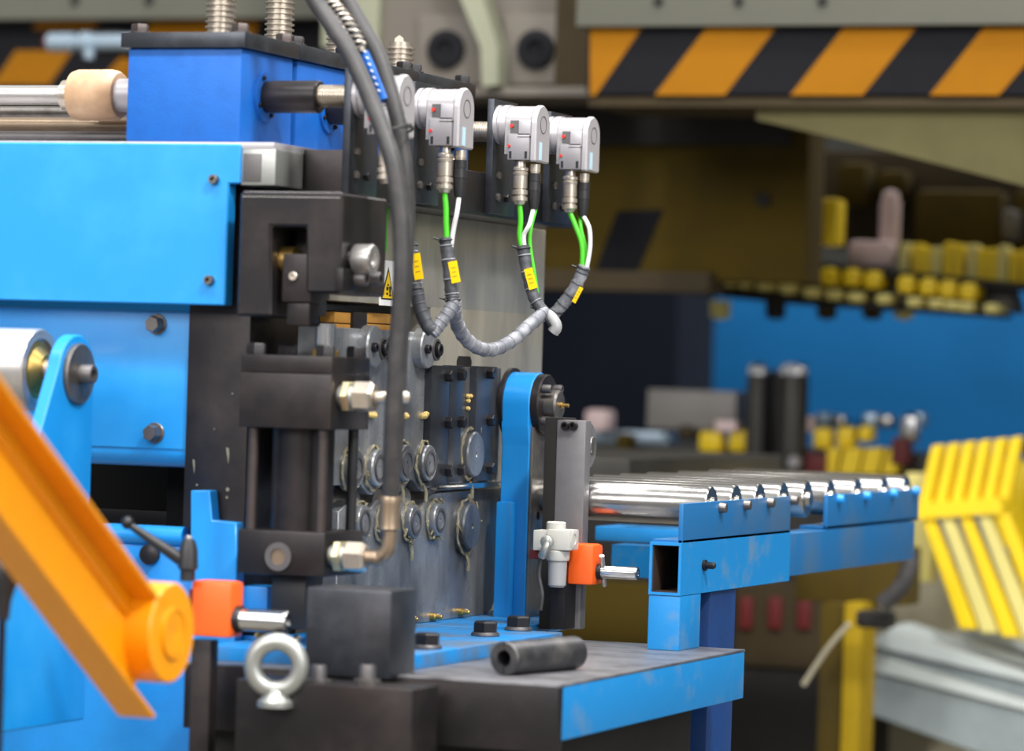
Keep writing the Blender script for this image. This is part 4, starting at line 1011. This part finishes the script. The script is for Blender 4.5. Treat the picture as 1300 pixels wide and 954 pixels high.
for u0, u1, m, lb in ((945, 972, 'die_steel', 'tall blurred steel guide column, left of the pair'), (985, 1023, 'die_steel', 'tall blurred steel guide column with glinting top, right of the pair')):
    tc = thing('guide_column', lb, 'column', W((u0+u1)/2, 600, Y=YD - .1), 'guide columns')
    p = W((u0+u1)/2, 600, Y=YD - .1); z1 = W((u0+u1)/2, 462, Y=YD - .1).z; r = (u1-u0)/2*7.7/F
    MB().lathe(p, 'z', [(0, r), (z1 - p.z - .02, r), (z1 - p.z - .006, r*.9), (z1 - p.z, r*.6)], 32).build('pillar', 'die_dark', tc)
    MB().lathe(V(p.x, p.y, z1 - .022), 'z', [(0, r*1.01), (.014, r*1.0), (.022, r*.66), (.024, 0)], 32).build('chrome_top', 'chrome', tc)
MB().fb(968, 470, 990, 600, YD - .05, .05, .01).build('dark_core', 'die_dark', t)

# yellow slatted guard at the right
t = thing('slatted_guard', 'bright yellow slatted guard at the right edge, leaning slats', 'guard', W(1230, 800, Y=2.6))
YG = 2.9
for i in range(6):
    u = 1172 + i*20
    MB().prism([W(u_, v_, Y=YG) for u_, v_ in ((u + 10, 566 - i*2), (u + 24, 564 - i*2), (u + 8, 646), (u - 8, 646))], (0, .03, 0), .003).build('slat', 'die_yellow', t)
MB().prism([W(u_, v_, Y=YG - .05) for u_, v_ in ((1160, 640), (1270, 632), (1272, 652), (1160, 660))], (0, .12, 0)).build('rail', 'die_yellow', t)
for i in range(5):
    u = 1168 + i*24
    MB().prism([W(u_, v_, Y=YG - .04) for u_, v_ in ((u, 655), (u + 15, 653), (u + 72 + i*3, 800 + i*5), (u + 50 + i*3, 800 + i*5))], (0, .03, 0), .003).build('slat', 'die_yellow' if i % 2 == 0 else 'die_pale', t)
MB().fb(1150, 600, 1182, 740, YG + .1, .04, .004).build('post', 'die_pale', t)
t = thing('yellow_housing', 'solid yellow machine housing at the right edge behind the slats', 'housing', W(1290, 800, Y=3.3))
MB().fb(1262, 584, 1500, 705, 3.2, .4, .01).build('body', 'die_yellow', t)
MB().fb(1275, 560, 1500, 584, 3.25, .3).build('red_cap', 'die_red', t)
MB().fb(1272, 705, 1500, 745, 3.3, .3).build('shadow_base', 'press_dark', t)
MB().fb(1285, 745, 1500, 1420, 3.28, .3).build('lower_body', 'die_yellow', t)

# stuff under the conveyor
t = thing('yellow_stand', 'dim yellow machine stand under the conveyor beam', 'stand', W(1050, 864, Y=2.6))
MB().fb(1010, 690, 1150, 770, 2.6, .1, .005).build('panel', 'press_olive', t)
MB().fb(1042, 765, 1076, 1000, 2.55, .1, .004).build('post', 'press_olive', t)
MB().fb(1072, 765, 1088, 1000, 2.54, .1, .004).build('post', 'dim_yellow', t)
MB().tube([W(u, v, Y=2.4) for u, v in ((1156, 700), (1153, 725), (1142, 748), (1120, 768))], .016, 12, 5).build('hose', 'black_rubber', t)
MB().tube([W(u, v, Y=2.38) for u, v in ((1078, 792), (1050, 825), (1020, 870))], .005, 8, 4).build('lead', 'sack_grey', t)
MB().fb(1085, 775, 1130, 800, 2.42, .05, .01).build('clamp', 'press_dark', t)
t = thing('dark_cabinet', 'dark brown cabinet with dull red marks behind the conveyor legs', 'cabinet', W(960, 860, Y=3.0))
MB().fb(690, 640, 1045, 1430, 3.0, .4).build('body', 'press_dark', t)
MB().fb(690, 735, 830, 900, 2.9, .1).build('olive_panel', 'press_olive', t)
for u in (938, 975, 1012): MB().fb(u, 758, u + 16, 800, 2.98, .03, .005).build('red_mark', 'die_red', t)
MB().fb(935, 735, 1040, 850, 2.99, .03).build('grey_panel', 'press_brown', t)
t = thing('material_sack', 'greyish sack-like bundle behind the metal profiles', 'bundle', W(1170, 800, Y=3.2))
g = MB(); 
for i, (u, v, r) in enumerate(((1150, 770, .085), (1190, 775, .09), (1120, 800, .07), (1220, 810, .07), (1170, 830, .1))):
    g.lathe(W(u, v, Y=3.3) + V(0, 0, -r), 'z', [(r - r*math.cos(q), r*math.sin(q)) for q in [math.pi*k/10 for k in range(11)]], 16)
g.build('bundle', 'sack_grey', t)
tag(MB().fb(1020, 740, 1500, 1380, 3.5, .2).build('rear_crate', 'sack_grey'), 'grey-beige crate wall behind the stacked profiles', 'crate')
prl = ['lowest front', 'second from the front', 'third from the front', 'rear right']
for i, pts in enumerate((((1085, 842), (1110, 838), (1330, 905), (1330, 990), (1080, 900)), ((1102, 815), (1130, 805), (1330, 868), (1330, 905), (1100, 845)), ((1128, 800), (1150, 795), (1330, 850), (1330, 875), (1125, 822)), ((1215, 806), (1240, 802), (1340, 832), (1340, 870), (1215, 838)))):
    t = thing('metal_profile', 'blurred pale grey metal profile at lower right, %s of the stack' % prl[i], 'profile', W(1200, 860, Y=2.9 + .06*i), 'stacked metal profiles')
    MB().prism([W(u, v, Y=2.8 + .08*i) for u, v in pts], (0, .05, 0), .003).build('profile', 'profile_dark', t)
    MB().prism([W(u, v - 4, Y=2.79 + .08*i) for u, v in (pts[0], pts[1], pts[2], (pts[2][0], pts[2][1] + 8), (pts[0][0], pts[0][1] + 8))], (0, .04, 0)).build('lip', 'profile_grey', t)

for o in bpy.data.objects:
    if '_o' in o: del o['_o']
